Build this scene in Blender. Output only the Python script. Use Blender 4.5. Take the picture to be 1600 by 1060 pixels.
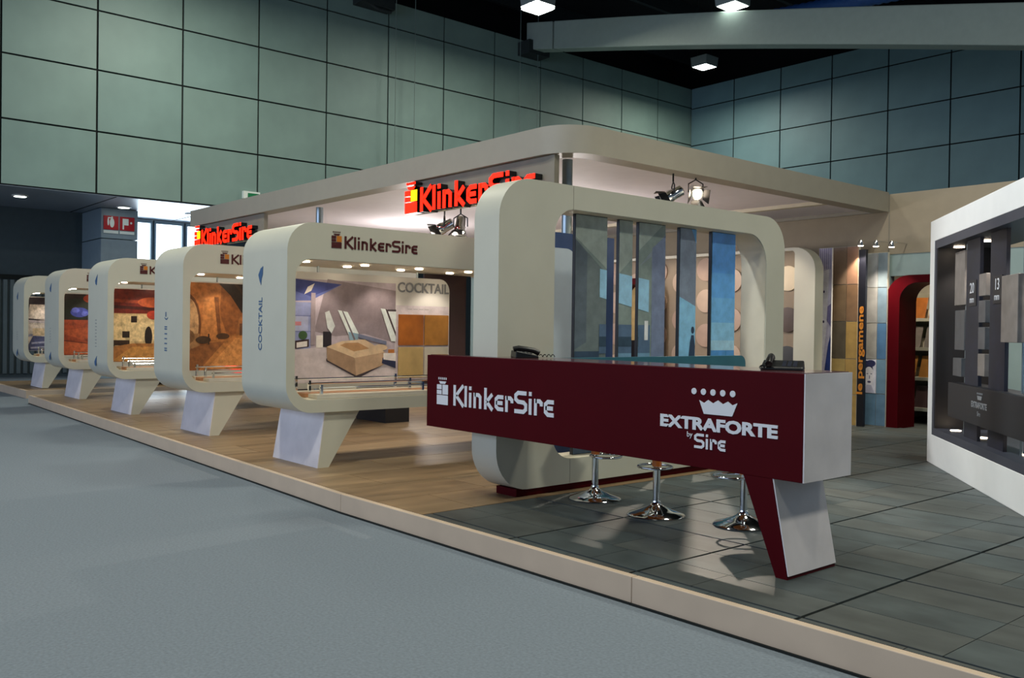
import bpy, bmesh, math, random
from mathutils import Vector, Matrix
random.seed(4)
for o in list(bpy.data.objects): bpy.data.objects.remove(o)
SC = bpy.context.scene
COL = SC.collection
PI = math.pi

# ------------------------------------------------------------------ camera
F_PX, CAM_H = 1408.5, 1.5
yaw, pit, rol = [math.radians(a) for a in (-49.385, -0.589, 0.771)]
fw = Vector((math.sin(yaw)*math.cos(pit), math.cos(yaw)*math.cos(pit), math.sin(pit)))
rt = Vector((math.cos(yaw), -math.sin(yaw), 0)); up = rt.cross(fw)
r2 = rt*math.cos(rol)+up*math.sin(rol); u2 = -rt*math.sin(rol)+up*math.cos(rol)
cd = bpy.data.cameras.new('camera'); cam = bpy.data.objects.new('camera', cd); COL.objects.link(cam)
cd.sensor_width = 36; cd.lens = F_PX/1600*36; cd.clip_end = 200; cd.clip_start = .05
cam.matrix_world = Matrix(((r2.x, u2.x, -fw.x, 0), (r2.y, u2.y, -fw.y, 0), (r2.z, u2.z, -fw.z, CAM_H), (0, 0, 0, 1)))
SC.camera = cam

# ------------------------------------------------------------------ world, big lights, exposure
SC.view_settings.view_transform = 'Standard'; SC.view_settings.look = 'None'
SC.view_settings.gamma = 1; SC.view_settings.use_curve_mapping = False
SC.view_settings.exposure = 0.18
wd = bpy.data.worlds.new('world'); SC.world = wd; wd.use_nodes = True
wd.node_tree.nodes['Background'].inputs[0].default_value = (.42, .56, .72, 1)
wd.node_tree.nodes['Background'].inputs[1].default_value = .13
def area(name, loc, target, sx, sy, energy, color):
    l = bpy.data.lights.new(name, 'AREA'); l.shape = 'RECTANGLE'; l.size = sx; l.size_y = sy
    l.energy = energy; l.color = color
    o = bpy.data.objects.new(name, l); COL.objects.link(o); o.location = loc
    o.rotation_euler = (Vector(target)-Vector(loc)).to_track_quat('-Z', 'Y').to_euler()
    return o
def spot(name, loc, target, energy, color, deg, blend=.5, size=.03):
    l = bpy.data.lights.new(name, 'SPOT'); l.energy = energy; l.color = color
    l.spot_size = math.radians(deg); l.spot_blend = blend; l.shadow_soft_size = size
    o = bpy.data.objects.new(name, l); COL.objects.link(o); o.location = loc
    o.rotation_euler = (Vector(target)-Vector(loc)).to_track_quat('-Z', 'Y').to_euler()
    return o
# daylight from the glazed hall front behind the photographer
area('daylight_hall_front', (-12, -14, 5), (-12, 5, 1.5), 26, 7, 1450, (.60, .73, 1.0))
# rows of hall lamps under the roof (the three in view have housings)
for lx, ly, en in ((-19.5, 8, 330), (-19.0, 17, 420), (-11, 1, 420), (-3, 9, 340), (-3, -1, 380), (3.5, 4.5, 420), (-20.6, 26.7, 190)):
    area('hall_lamp_light', (lx, ly, 10.6), (lx, ly+.001, 0), 1.2, 1.2, en, (1.0, .98, .84))
WARM = (1.0, .85, .68)

# ------------------------------------------------------------------ materials
def lin(c):
    if isinstance(c, str):
        c = [int(c[i:i+2], 16)/255 for i in (0, 2, 4)]
    return tuple(v/12.92 if v <= .04045 else ((v+.055)/1.055)**2.4 for v in c)
MATS = {}
def mat(name, col, rough=.5, metal=0, noise=.06, scale=6, bump=0, emit=0, emitcol=None, spec=.5, stretch=None, trans=0, alpha=1):
    if name in MATS: return MATS[name]
    m = bpy.data.materials.new(name); m.use_nodes = True
    nt = m.node_tree; b = nt.nodes['Principled BSDF']; L = nt.links
    c = lin(col)
    b.inputs['Roughness'].default_value = rough; b.inputs['Metallic'].default_value = metal
    b.inputs['Specular IOR Level'].default_value = spec
    b.inputs['Base Color'].default_value = (*c, 1)
    if trans: b.inputs['Transmission Weight'].default_value = trans
    if alpha < 1: b.inputs['Alpha'].default_value = alpha
    if noise or bump:
        tc = nt.nodes.new('ShaderNodeTexCoord'); mp = nt.nodes.new('ShaderNodeMapping')
        if stretch: mp.inputs['Scale'].default_value = stretch
        nz = nt.nodes.new('ShaderNodeTexNoise'); nz.inputs['Scale'].default_value = scale; nz.inputs['Detail'].default_value = 5
        L.new(tc.outputs['Object'], mp.inputs[0]); L.new(mp.outputs[0], nz.inputs['Vector'])
        if noise:
            rp = nt.nodes.new('ShaderNodeValToRGB')
            rp.color_ramp.elements[0].position = .25; rp.color_ramp.elements[1].position = .75
            rp.color_ramp.elements[0].color = (*[v*(1-noise*1.6) for v in c], 1)
            rp.color_ramp.elements[1].color = (*[min(1, v*(1+noise*1.6)) for v in c], 1)
            L.new(nz.outputs['Fac'], rp.inputs[0]); L.new(rp.outputs[0], b.inputs['Base Color'])
        if bump:
            bp = nt.nodes.new('ShaderNodeBump'); bp.inputs['Strength'].default_value = bump; bp.inputs['Distance'].default_value = .01
            L.new(nz.outputs['Fac'], bp.inputs['Height']); L.new(bp.outputs[0], b.inputs['Normal'])
    if emit:
        b.inputs['Emission Color'].default_value = (*lin(emitcol or col), 1); b.inputs['Emission Strength'].default_value = emit
    MATS[name] = m; return m
def print_mat(name, sc, lo, hi):
    m = bpy.data.materials.new(name); m.use_nodes = True
    nt = m.node_tree; b = nt.nodes['Principled BSDF']; L = nt.links
    at = nt.nodes.new('ShaderNodeAttribute'); at.attribute_name = 'ink'
    tc = nt.nodes.new('ShaderNodeTexCoord'); nz = nt.nodes.new('ShaderNodeTexNoise'); nz.inputs['Scale'].default_value = sc; nz.inputs['Detail'].default_value = 8; nz.inputs['Roughness'].default_value = .65
    L.new(tc.outputs['Object'], nz.inputs['Vector'])
    rp = nt.nodes.new('ShaderNodeValToRGB'); rp.color_ramp.elements[0].position = .3; rp.color_ramp.elements[1].position = .7
    rp.color_ramp.elements[0].color = (lo, lo, lo, 1); rp.color_ramp.elements[1].color = (hi, hi, hi, 1)
    L.new(nz.outputs['Fac'], rp.inputs[0])
    mx = nt.nodes.new('ShaderNodeMix'); mx.data_type = 'RGBA'; mx.blend_type = 'MULTIPLY'; mx.inputs[0].default_value = 1
    L.new(at.outputs['Color'], mx.inputs[6]); L.new(rp.outputs[0], mx.inputs[7]); L.new(mx.outputs[2], b.inputs['Base Color'])
    b.inputs['Roughness'].default_value = .42
    return m
PRINT = print_mat('printed_picture', 9, .80, 1.15)
PRINT_ROUGH = print_mat('printed_stone_picture', 13, .50, 1.40)
M = dict(
    cream=mat('cream_lacquer', (.79, .785, .72), .42, noise=.02, scale=3),
    cream_in=mat('cream_lining', 'd9d2bd', .5, noise=.03),
    kerb=mat('kerb_board', (.78, .70, .61), .5, noise=.04, scale=4),
    carpet=mat('grey_carpet', (.46, .50, .535), .95, noise=.10, scale=60, bump=.4, spec=.1),
    tan=mat('tan_stone_tile', (.52, .43, .315), .42, noise=.22, scale=2.2, bump=.1, stretch=(3, .6, 1)),
    tan2=mat('tan_stone_tile_pale', (.565, .475, .355), .42, noise=.20, scale=2.4, bump=.1, stretch=(3, .6, 1)),
    dark=mat('slate_grey_tile', (.265, .30, .30), .5, noise=.22, scale=3, bump=.15, stretch=(1, 2, 1)),
    dark2=mat('slate_brown_tile', (.285, .305, .295), .5, noise=.20, scale=3.3, bump=.15, stretch=(1, 2, 1)),
    grout=mat('dark_grout', '262a2a', .9, noise=.05),
    tgrout=mat('brown_grout', '5d4c37', .9, noise=.05),
    red=mat('dark_red_lacquer', (.27, 0, .03), .5, noise=.04, scale=4, spec=.08),
    alu=mat('brushed_white_metal', (.88, .86, .87), .45, metal=0, noise=.10, scale=2.5),
    chrome=mat('chrome', 'dfe3e6', .08, metal=1, noise=0),
    steel=mat('satin_steel', '9aa7ad', .3, metal=.8, noise=.03),
    orange=mat('orange_beech', 'c9702a', .4, noise=.12, scale=8, stretch=(1, 1, .2)),
    black=mat('black_plastic', '0c0d10', .35, noise=.05),
    matblack=mat('black_board', '17161a', .55, noise=.06),
    teal=mat('teal_board', '39707f', .3, noise=.06),
    white=mat('white_lacquer', 'e9e9e6', .4, noise=.015),
    letters=mat('silver_white_letter', 'd9dbe0', .45, noise=0),
    maroon=mat('maroon_letter', '4a0f12', .5, noise=0),
    amber=mat('amber_letter', 'c8781e', .5, noise=0),
    blueink=mat('blue_lettering', '3d5f86', .6, noise=0),
    greyink=mat('grey_lettering', '8f9398', .4, metal=.3, noise=0),
    neon=mat('red_glow_letter', 'ff1a08', .4, noise=0, emit=2.6, emitcol='ff1c06'),
    neony=mat('yellow_glow', 'ffd21a', .4, noise=0, emit=2.2, emitcol='ffc400'),
    signboard=mat('taupe_signboard', '8d8779', .6, noise=.03),
    ceilw=mat('white_canopy_ceiling', (.92, .90, .92), .7, noise=.015),
    hallpanel=mat('grey_green_wall_panel', (.50, .60, .575), .55, noise=.05, scale=1.2),
    hallpanel2=mat('grey_green_wall_panel_b', (.485, .59, .57), .55, noise=.05, scale=1.4),
    backpanel=mat('grey_blue_wall_panel', (.45, .575, .60), .55, noise=.05, scale=1.2),
    backpanel2=mat('grey_blue_wall_panel_b', (.44, .565, .595), .55, noise=.05, scale=1.4),
    joint=mat('black_joint', '0b1210', .9, noise=0),
    soffit=mat('blue_grey_soffit', '8894a2', .4, noise=.03),
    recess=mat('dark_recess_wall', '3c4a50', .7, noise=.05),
    pillar=mat('blue_grey_pillar', '8798a2', .5, noise=.04),
    darkceil=mat('black_roof', '0a0c0d', .9, noise=.1),
    roofsteel=mat('dark_roof_steel', '232b2c', .7, noise=.1),
    beam=mat('grey_green_beam', '9aa8a0', .55, noise=.03),
    duct=mat('blue_duct', '2f5a9a', .5, noise=.08),
    lampglow=mat('lamp_glow', 'ffffff', .5, noise=0, emit=9, emitcol='f4fff6'),
    bulb=mat('warm_bulb', 'fff2dd', .5, noise=0, emit=14, emitcol='ffe9cc'),
    daywin=mat('daylight_pane', 'ffffff', .3, noise=0, emit=3.2, emitcol='dff0ff'),
    lamphouse=mat('lamp_housing', '8b9697', .5, noise=.03),
    signred=mat('sign_red', 'b3121c', .5, noise=.03),
    signwhite=mat('sign_white', 'e8efe9', .5, noise=0),
    signgreen=mat('sign_green', '0f7a4a', .5, noise=0),
    bandbeige=mat('beige_wall_board', 'a39680', .6, noise=.03),
    tealwall=mat('grey_teal_wall', '9fb4b2', .6, noise=.03),
    brownboard=mat('dark_brown_board', '4a3436', .45, noise=.05),
    navy=mat('navy_board', '24406e', .5, noise=.04),
    pale=mat('pale_blue_panel', 'b9c6d2', .4, noise=.02),
    discwall=mat('beige_disc_wall', (.60, .54, .46), .6, noise=.03),
    charcoal=mat('charcoal_lining', (.22, .23, .27), .5, noise=.05),
    darkwood=mat('dark_brown_lining', (.12, .10, .095), .5, noise=.15, scale=4, stretch=(1, 1, .2)),
    navyprint=mat('dark_blue_print', (.06, .07, .13), .6, noise=.35, scale=5),
    skyblue=mat('sky_blue_backdrop', (.58, .78, .93), .35, noise=.05),
    greytile=mat('grey_brown_stone', '77706a', .45, noise=.14, scale=9),
    darktile=mat('dark_grey_stone', '4c4d4f', .45, noise=.14, scale=9),
    glass=mat('clear_glass', 'dfeef0', .03, noise=0, trans=.0, alpha=.12, spec=.6),
    ochre=mat('ochre_tile', 'b07a36', .4, noise=.16, scale=7),
    rust=mat('rust_tile', 'a35f22', .4, noise=.18, scale=7),
    sand=mat('sand_tile', 'c3a972', .45, noise=.10, scale=7),
    bone=mat('bone_tile', 'cfcabb', .45, noise=.05, scale=7),
    wtrim=mat('copper_shelf', 'b98660', .4, noise=.08),
)

# ------------------------------------------------------------------ object helpers
def link(o, parent=None):
    COL.objects.link(o)
    if parent is not None: o.parent = parent
    return o
def tag(o, label=None, cat=None, group=None, kind=None):
    if label: o['label'] = label
    if cat: o['category'] = cat
    if group: o['group'] = group
    if kind: o['kind'] = kind
    return o
def thing(name, label, cat, loc=(0, 0, 0), rz=0, group=None):
    o = bpy.data.objects.new(name, None); o.location = loc; o.rotation_euler = (0, 0, rz); o.empty_display_size = .1
    COL.objects.link(o); return tag(o, label, cat, group)
class MB:
    """collects verts / faces; offset = base of the thing, so shapes may be given in world coordinates"""
    def __init__(s, base=(0, 0, 0)): s.v = []; s.f = []; s.b = Vector(base)
    def add(s, vs, fs):
        n = len(s.v); s.v += [tuple(Vector(v)-s.b) for v in vs]; s.f += [tuple(i+n for i in f) for f in fs]; return s
    def box(s, x0, x1, y0, y1, z0, z1):
        return s.add([(x0,y0,z0),(x1,y0,z0),(x1,y1,z0),(x0,y1,z0),(x0,y0,z1),(x1,y0,z1),(x1,y1,z1),(x0,y1,z1)],
                     [(0,3,2,1),(4,5,6,7),(0,1,5,4),(1,2,6,5),(2,3,7,6),(3,0,4,7)])
    def hexa(s, bot, top):
        return s.add(list(bot)+list(top), [(0,3,2,1),(4,5,6,7),(0,1,5,4),(1,2,6,5),(2,3,7,6),(3,0,4,7)])
    def prism(s, poly, fn, a0, a1):
        """poly of (u,v), fn(u,v,a)->xyz"""
        n = len(poly)
        vs = [fn(u, v, a0) for u, v in poly]+[fn(u, v, a1) for u, v in poly]
        return s.add(vs, [tuple(range(n))[::-1], tuple(range(n, 2*n))]+[(i, (i+1) % n, (i+1) % n+n, i+n) for i in range(n)])
    def ring(s, outer, inner, fn, a0, a1):
        n = len(outer); vs = []
        for a in (a0, a1):
            vs += [fn(u, v, a) for u, v in outer]+[fn(u, v, a) for u, v in inner]
        fs = []
        for i in range(n):
            j = (i+1) % n
            fs += [(i, i+n, j+n, j), (i+2*n, j+2*n, j+3*n, i+3*n), (i, j, j+2*n, i+2*n), (i+n, i+3*n, j+3*n, j+n)]
        return s.add(vs, fs)
    def lathe(s, c, prof, n=24, axis=(0, 0, 1)):
        ax = Vector(axis).normalized(); t = ax.orthogonal().normalized(); w = ax.cross(t); c = Vector(c); vs = []; fs = []
        for r, h in prof:
            for k in range(n):
                a = 2*PI*k/n; vs.append(c+ax*h+(t*math.cos(a)+w*math.sin(a))*r)
        m = len(prof)
        for i in range(m-1):
            for k in range(n):
                fs.append((i*n+k, i*n+(k+1) % n, (i+1)*n+(k+1) % n, (i+1)*n+k))
        fs.append(tuple(range(n))[::-1]); fs.append(tuple(range((m-1)*n, m*n)))
        return s.add(vs, fs)
    def tube(s, pts, r, n=8):
        pts = [Vector(p) for p in pts]; vs = []; fs = []
        for i, p in enumerate(pts):
            d = (pts[min(i+1, len(pts)-1)]-pts[max(i-1, 0)]).normalized()
            t = d.cross(Vector((.13, .27, .95))).normalized(); w = d.cross(t)
            for k in range(n):
                a = 2*PI*k/n; vs.append(p+(t*math.cos(a)+w*math.sin(a))*r)
        for i in range(len(pts)-1):
            for k in range(n): fs.append((i*n+k, i*n+(k+1) % n, (i+1)*n+(k+1) % n, (i+1)*n+k))
        fs.append(tuple(range(n))[::-1]); fs.append(tuple(range((len(pts)-1)*n, len(pts)*n)))
        return s.add(vs, fs)
    def torus(s, c, R, r, n=28, m=8):
        vs = []; fs = []
        for i in range(n):
            a = 2*PI*i/n
            for k in range(m):
                b = 2*PI*k/m; q = R+r*math.cos(b)
                vs.append((c[0]+q*math.cos(a), c[1]+q*math.sin(a), c[2]+r*math.sin(b)))
        for i in range(n):
            for k in range(m): fs.append((i*m+k, ((i+1) % n)*m+k, ((i+1) % n)*m+(k+1) % m, i*m+(k+1) % m))
        return s.add(vs, fs)
    def mesh(s, name, smooth=None):
        me = bpy.data.meshes.new(name); me.from_pydata(s.v, [], s.f); 
        bm = bmesh.new(); bm.from_mesh(me); bmesh.ops.recalc_face_normals(bm, faces=bm.faces); bm.to_mesh(me); bm.free()
        if smooth is not None:
            for p in me.polygons: p.use_smooth = True
            me.set_sharp_from_angle(angle=math.radians(smooth))
        return me
    def build(s, name, m, parent=None, smooth=None, bevel=0):
        me = s.mesh(name, smooth); me.materials.append(m)
        o = link(bpy.data.objects.new(name, me), parent)
        if bevel:
            md = o.modifiers.new('bevel', 'BEVEL'); md.width = bevel; md.segments = 2; md.limit_method = 'ANGLE'
        return o
def rrect(u0, u1, v0, v1, r, n=8):
    if not isinstance(r, (tuple, list)): r = (r,)*4    # order: (u1,v1) (u0,v1) (u0,v0) (u1,v0)
    pts = []
    for (cu, cv, a0), rr in zip(((u1, v1, 0), (u0, v1, PI/2), (u0, v0, PI), (u1, v0, 1.5*PI)), r):
        su = -1 if cu == u1 else 1; sv = -1 if cv == v1 else 1
        for k in range(n+1):
            a = a0+PI/2*k/n
            pts.append((cu+su*rr+rr*math.cos(a), cv+sv*rr+rr*math.sin(a)))
    return pts
YZ = lambda u, v, a: (a, u, v)      # polygon in y-z, extruded along x
XZ = lambda u, v, a: (u, a, v)      # polygon in x-z, extruded along y
def dup(o, parent=None, dx=0, dy=0, dz=0):
    c = o.copy(); link(c)
    if parent is not None: c.parent = parent
    c.location = o.location+Vector((dx, dy, dz)); return c
def clip_poly(poly, a, b, c):
    """keep a*x+b*y>=c"""
    out = []
    for i in range(len(poly)):
        p, q = poly[i-1], poly[i]; dp = a*p[0]+b*p[1]-c; dq = a*q[0]+b*q[1]-c
        if (dp >= 0) != (dq >= 0):
            t = dp/(dp-dq); out.append((p[0]+(q[0]-p[0])*t, p[1]+(q[1]-p[1])*t))
        if dq >= 0: out.append(q)
    return out
def picture(name, parent, org, ud, vd, nd, shapes, u0, u1, v0, v1, gain=1, base=(0, 0, 0), step=.0004, ink=None):
    """flat print: coloured polygons in picture coordinates (u,v in metres), clipped to the sheet"""
    org, ud, vd, nd = Vector(org)-Vector(base), Vector(ud), Vector(vd), Vector(nd)
    vs = []; fs = []; cs = []
    for k, (c, poly) in enumerate(shapes):
        p = list(poly)
        for h in ((1, 0, u0), (-1, 0, -u1), (0, 1, v0), (0, -1, -v1)):
            if p: p = clip_poly(p, *h)
        if len(p) < 3: continue
        n = len(vs); vs += [org+ud*a+vd*b+nd*(.001+step*k) for a, b in p]; f = list(range(n, n+len(p)))
        nv = (vs[n+1]-vs[n]).cross(vs[n+2]-vs[n+1])
        if nv.dot(nd) < 0: f.reverse()
        fs.append(f); cs.append([min(.97, w_*gain) for w_ in lin(c)])
    me = bpy.data.meshes.new(name); me.from_pydata(vs, [], fs)
    at = me.color_attributes.new('ink', 'FLOAT_COLOR', 'CORNER')
    for p in me.polygons:
        for li in p.loop_indices: at.data[li].color = (*cs[p.index], 1)
    me.materials.append(ink or PRINT)
    return link(bpy.data.objects.new(name, me), parent)
def R_(u0, u1, v0, v1): return [(u0, v0), (u1, v0), (u1, v1), (u0, v1)]
def E_(cu, cv, ru, rv, n=20, a0=0, a1=2*PI): return [(cu+ru*math.cos(a0+(a1-a0)*k/n), cv+rv*math.sin(a0+(a1-a0)*k/n)) for k in range(n+(a1-a0 < 6))]

# ---- lettering
STROKES = dict(
    K=(.66, [[(.09,0),(.09,1)], [(.18,.5),(.6,1)], [(.18,.5),(.62,0)]]), l=(.26, [[(.09,0),(.09,1)]]),
    i=(.26, [[(.09,0),(.09,.70)], [(.09,.82),(.09,1)]]),
    n=(.60, [[(.09,0),(.09,.72)], [(.09,.63),(.30,.63),(.40,.53),(.40,0)]]),
    k=(.56, [[(.09,0),(.09,1)], [(.16,.36),(.46,.72)], [(.16,.36),(.48,0)]]),
    e=(.58, [[(.50,.64),(.22,.64),(.11,.53),(.11,.20),(.22,.09),(.50,.09)], [(.11,.37),(.46,.37)]]),
    r=(.46, [[(.09,0),(.09,.72)], [(.09,.63),(.28,.63),(.37,.54),(.37,.42)]]),
    S=(.74, [[(.64,.91),(.22,.91),(.10,.80),(.10,.62),(.22,.52),(.50,.50),(.61,.40),(.61,.20),(.50,.09),(.04,.09)]]))
def stroke(mb, pts, w, place, d):
    L = []; Rr = []
    for i, p in enumerate(pts):
        p = Vector(p)
        def dirn(a, b): return (Vector(b)-Vector(a)).normalized()
        d0 = dirn(pts[i-1], pts[i]) if i else dirn(pts[0], pts[1]); d1 = dirn(pts[i], pts[i+1]) if i < len(pts)-1 else d0
        nn = Vector((-d0.y, d0.x))+Vector((-d1.y, d1.x)); nn.normalize(); k = w/2/max(.5, nn.dot(Vector((-d0.y, d0.x))))
        L.append(p+nn*k); Rr.append(p-nn*k)
    for i in range(len(pts)-1):
        q = [L[i], Rr[i], Rr[i+1], L[i+1]]
        mb.hexa([place(a.x, a.y, 0) for a in q], [place(a.x, a.y, d) for a in q])
SXW = 1.33
def word_mesh(mb, word, h, place, d, w=.18):
    x = 0
    for ch in word:
        adv, st = STROKES[ch]
        for s in st: stroke(mb, [(a*h*SXW+x, b*h) for a, b in s], w*h, place, d)
        x += adv*h*SXW
    return x
def word_width(word, h): return sum(STROKES[c][0] for c in word)*h*SXW
def brick_icon(mb_main, mb_accent, h, place, d):
    """block mark with bowl and drops: total height h, width .46h"""
    W_ = 1.45
    def rc(mb, a, b, c, e): mb.hexa([place(u*W_*h, v*h, 0) for u, v in R_(a, b, c, e)], [place(u*W_*h, v*h, d) for u, v in R_(a, b, c, e)])
    rc(mb_main, 0, .46, 0, .34); rc(mb_main, 0, .2, .37, .52); rc(mb_main, 0, .2, .55, .72); rc(mb_accent, .235, .46, .37, .72)
    q = [(.14, .75), (.33, .75), (.39, .84), (.09, .84)]
    mb_main.hexa([place(u*W_*h, v*h, 0) for u, v in q], [place(u*W_*h, v*h, d) for u, v in q])
    for k in range(5): rc(mb_main, .06+.075*k, .095+.075*k, .90, .98)
def text_obj(txt, size, m, parent, matrix, name='lettering', extrude=.003, bold=0, align='LEFT', sx=1):
    cu = bpy.data.curves.new('t', 'FONT'); cu.body = txt; cu.size = size; cu.extrude = extrude; cu.offset = bold; cu.align_x = align; cu.resolution_u = 3
    t = bpy.data.objects.new('t', cu); COL.objects.link(t)
    dg = bpy.context.evaluated_depsgraph_get(); me = bpy.data.meshes.new_from_object(t.evaluated_get(dg)); me.name = name
    bpy.data.objects.remove(t); bpy.data.curves.remove(cu)
    me.transform(Matrix.Scale(sx, 4, (1, 0, 0))); me.transform(matrix)
    me.materials.clear(); me.materials.append(m)
    return link(bpy.data.objects.new(name, me), parent)
def frame_mat(org, ud, vd):
    ud = Vector(ud).normalized(); vd = Vector(vd).normalized(); nd = ud.cross(vd)
    return Matrix(((ud.x, vd.x, nd.x, org[0]), (ud.y, vd.y, nd.y, org[1]), (ud.z, vd.z, nd.z, org[2]), (0, 0, 0, 1)))
PZ = .155                                  # top of the stand platform
def kerb_y(x):                             # front line of the platform
    return 3.69+.009*(x+6.4) if x > -6.4 else 3.69+(-6.4-x)*(.42/12.2)

# ================================================================== THE HALL
WX, WY, WT, WB = -23.75, 30.0, 11.6, 4.74
fl = MB().box(-40, 12, -16, 34, -.2, 0).build('floor', M['carpet']); tag(fl, 'grey blue exhibition hall carpet in front of the stand', 'carpet', kind='structure')
wl = MB().box(WX-.4, WX-.03, -14, WY+.4, WB, WT).build('wall_left', M['joint']); tag(wl, 'tall hall wall of grey green panels above the recess', 'wall', kind='structure')
wb = MB().box(WX-.4, 6, WY+.03, WY+.4, 0, WT).build('wall_back', M['joint']); tag(wb, 'far hall wall of dim grey green panels behind the canopy', 'wall', kind='structure')
ZJ = [4.74, 6.28, 7.80, 9.27, 10.80, WT]
g = .022
pm = {}
def panel(parent, axis, a, z0, z1, m):
    key = (axis, round(z1-z0, 3), m.name)
    if key not in pm:
        h = z1-z0
        mb = MB().box(0, .05, g, 2.112-g, g, h-g) if axis == 'x' else MB().box(g, 2.112-g, 0, .05, g, h-g)
        pm[key] = mb.mesh('wall_panel'); pm[key].materials.append(m)
    o = link(bpy.data.objects.new('wall_panel', pm[key]), parent)
    o.location = (WX-.04, a, z0) if axis == 'x' else (a, WY-.01, z0)
for k in range(-1, 13):
    for j in range(5): panel(wl, 'x', 4.60+2.117*k, ZJ[j], ZJ[j+1], M['hallpanel'] if (k*7+j*3) % 5 else M['hallpanel2'])
for k in range(0, 8):
    for j in range(5): panel(wb, 'y', WX+.02+2.117*k, ZJ[j]-.05*(j > 0), ZJ[j+1]-.05*(j < 4), M['backpanel'] if (k*5+j*2) % 4 else M['backpanel2'])
rf = MB().box(-40, 12, -16, 34, 14.2, 14.5).build('ceiling', M['darkceil']); tag(rf, 'black unlit hall roof high above the stand', 'ceiling', kind='structure')
wu = MB().box(-40, 12, 33.6, 33.9, WT-1, 14.3).box(-27.9, -27.6, -16, 34, WT-1.5, 14.3).build('wall_upper', M['darkceil']); tag(wu, 'black void above the panelled hall walls', 'wall', kind='structure')
# recess below the left wall
so = MB().box(-28.2, WX-.05, -14, 30, WB-.02, WB+.25).build('trim_1', M['soffit']); tag(so, 'blue grey soffit under the panelled hall wall', 'soffit', kind='structure')
for yy in (-1.5, 1.4, 4.3, 7.2, 10.1, 13.0):
    MB().box(-28.0, WX-.1, yy, yy+.035, WB-.026, WB-.018).build('soffit_joint', M['joint'], so)
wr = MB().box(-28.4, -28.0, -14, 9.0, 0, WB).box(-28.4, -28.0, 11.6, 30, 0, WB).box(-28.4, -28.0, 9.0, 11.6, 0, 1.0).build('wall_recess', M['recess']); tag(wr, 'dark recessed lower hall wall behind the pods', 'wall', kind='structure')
rib = MB().box(0, .07, 0, .10, 0, 2.6).mesh('wall_rib'); rib.materials.append(mat('ribbed_grey_cladding', '58666a', .6, noise=.05))
for k in range(34):
    o = link(bpy.data.objects.new('wall_rib', rib), wr); o.location = (-28.0, 1.6+k*.17, .1)
MB().box(-28.0, -27.9, 1.5, 7.4, 2.72, 2.84).build('cap_rail', M['joint'], wr)
pl = thing('hall_pillar', 'blue grey clad pillar carrying two red fire signs', 'pillar', (-26.9, 8.02, 0))
pb = (-26.9, 8.02, 0)
for z0, z1 in ((0, 2.1), (2.12, 3.86), (3.88, WB-.03)):
    MB(pb).box(-28.0, -26.2, 7.54, 8.52, z0, z1).build('cladding_panel', M['pillar'], pl, bevel=.01)
for k, (y0, nm, lb) in enumerate(((7.60, 'fire_sign', 'red square sign with white fire extinguisher on the pillar'), (8.03, 'fire_sign', 'red square sign with white hose and flag shape on the pillar'))):
    b = (-26.19, y0+.19, 4.12); t = thing(nm, lb, 'sign', b)
    MB(b).box(-26.19, -26.175, y0, y0+.39, 4.12, 4.50).build('plate', M['signred'], t)
    s = []
    if k == 0: s = [E_(y0+.22, 4.31, .06, .13), R_(y0+.20, y0+.24, 4.42, 4.48), E_(y0+.12, 4.34, .022, .11), R_(y0+.11, y0+.22, 4.43, 4.46)]
    else: s = [R_(y0+.07, y0+.23, 4.27, 4.45), R_(y0+.07, y0+.11, 4.15, 4.28), E_(y0+.30, 4.34, .025, .03)]
    for i, q in enumerate(s):
        MB(b).prism(q, YZ, -26.174, -26.171+.001*i).build('pictogram', M['signwhite'], t)
    MB(b).box(-26.19, -26.178, y0, y0+.39, 4.02, 4.10).build('caption_strip', M['signwhite'], t)
for k, (y0, y1) in enumerate(((9.0, 9.56), (9.62, 10.52), (10.58, 11.6))):
    w = MB().ring(R_(y0, y1, 1.0, WB-.05), R_(y0+.05, y1-.05, 1.08, WB-.14), YZ, -28.25, -28.05).build('window_%d' % (k+1), M['pillar']); tag(w, 'bright daylight window in the recess beside the pillar', 'window', kind='structure')
    MB().box(-28.18, -28.16, y0+.05, y1-.05, 1.08, WB-.14).build('pane', M['daywin'], w)
area('daylight_recess_window', (-27.9, 10.2, 3.2), (-20, 10.2, 2.0), 2.4, 3.0, 130, (.72, .88, 1.0))
for k, (x, y, lb) in enumerate(((-25.3, 5.35, 'round soffit downlight over the dark recess wall'), (-25.6, 7.95, 'round soffit downlight above the two fire signs'), (-25.8, 9.9, 'round soffit downlight close to the recess windows'))):
    t = thing('recessed_downlight', lb, 'light', (x, y, WB-.06), group='soffit downlights')
    MB().lathe((0, 0, 0), [(.17, 0), (.19, .01), (.19, .035), (.16, .038)]).build('bezel', M['white'], t, smooth=40)
    MB().lathe((0, 0, -.004), [(.01, 0), (.14, 0), (.14, .01)]).build('lens', M['lampglow'], t)
b = (-23.68, 10.68, 5.02); t = thing('exit_sign', 'small green and white exit sign on hall wall above the canopy', 'sign', b)
MB(b).box(-23.74, -23.64, 10.50, 10.98, 5.02, 5.22).build('housing', M['signwhite'], t)
MB(b).box(-23.64, -23.63, 10.62, 10.94, 5.05, 5.17).build('green_face', M['signgreen'], t)
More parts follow.
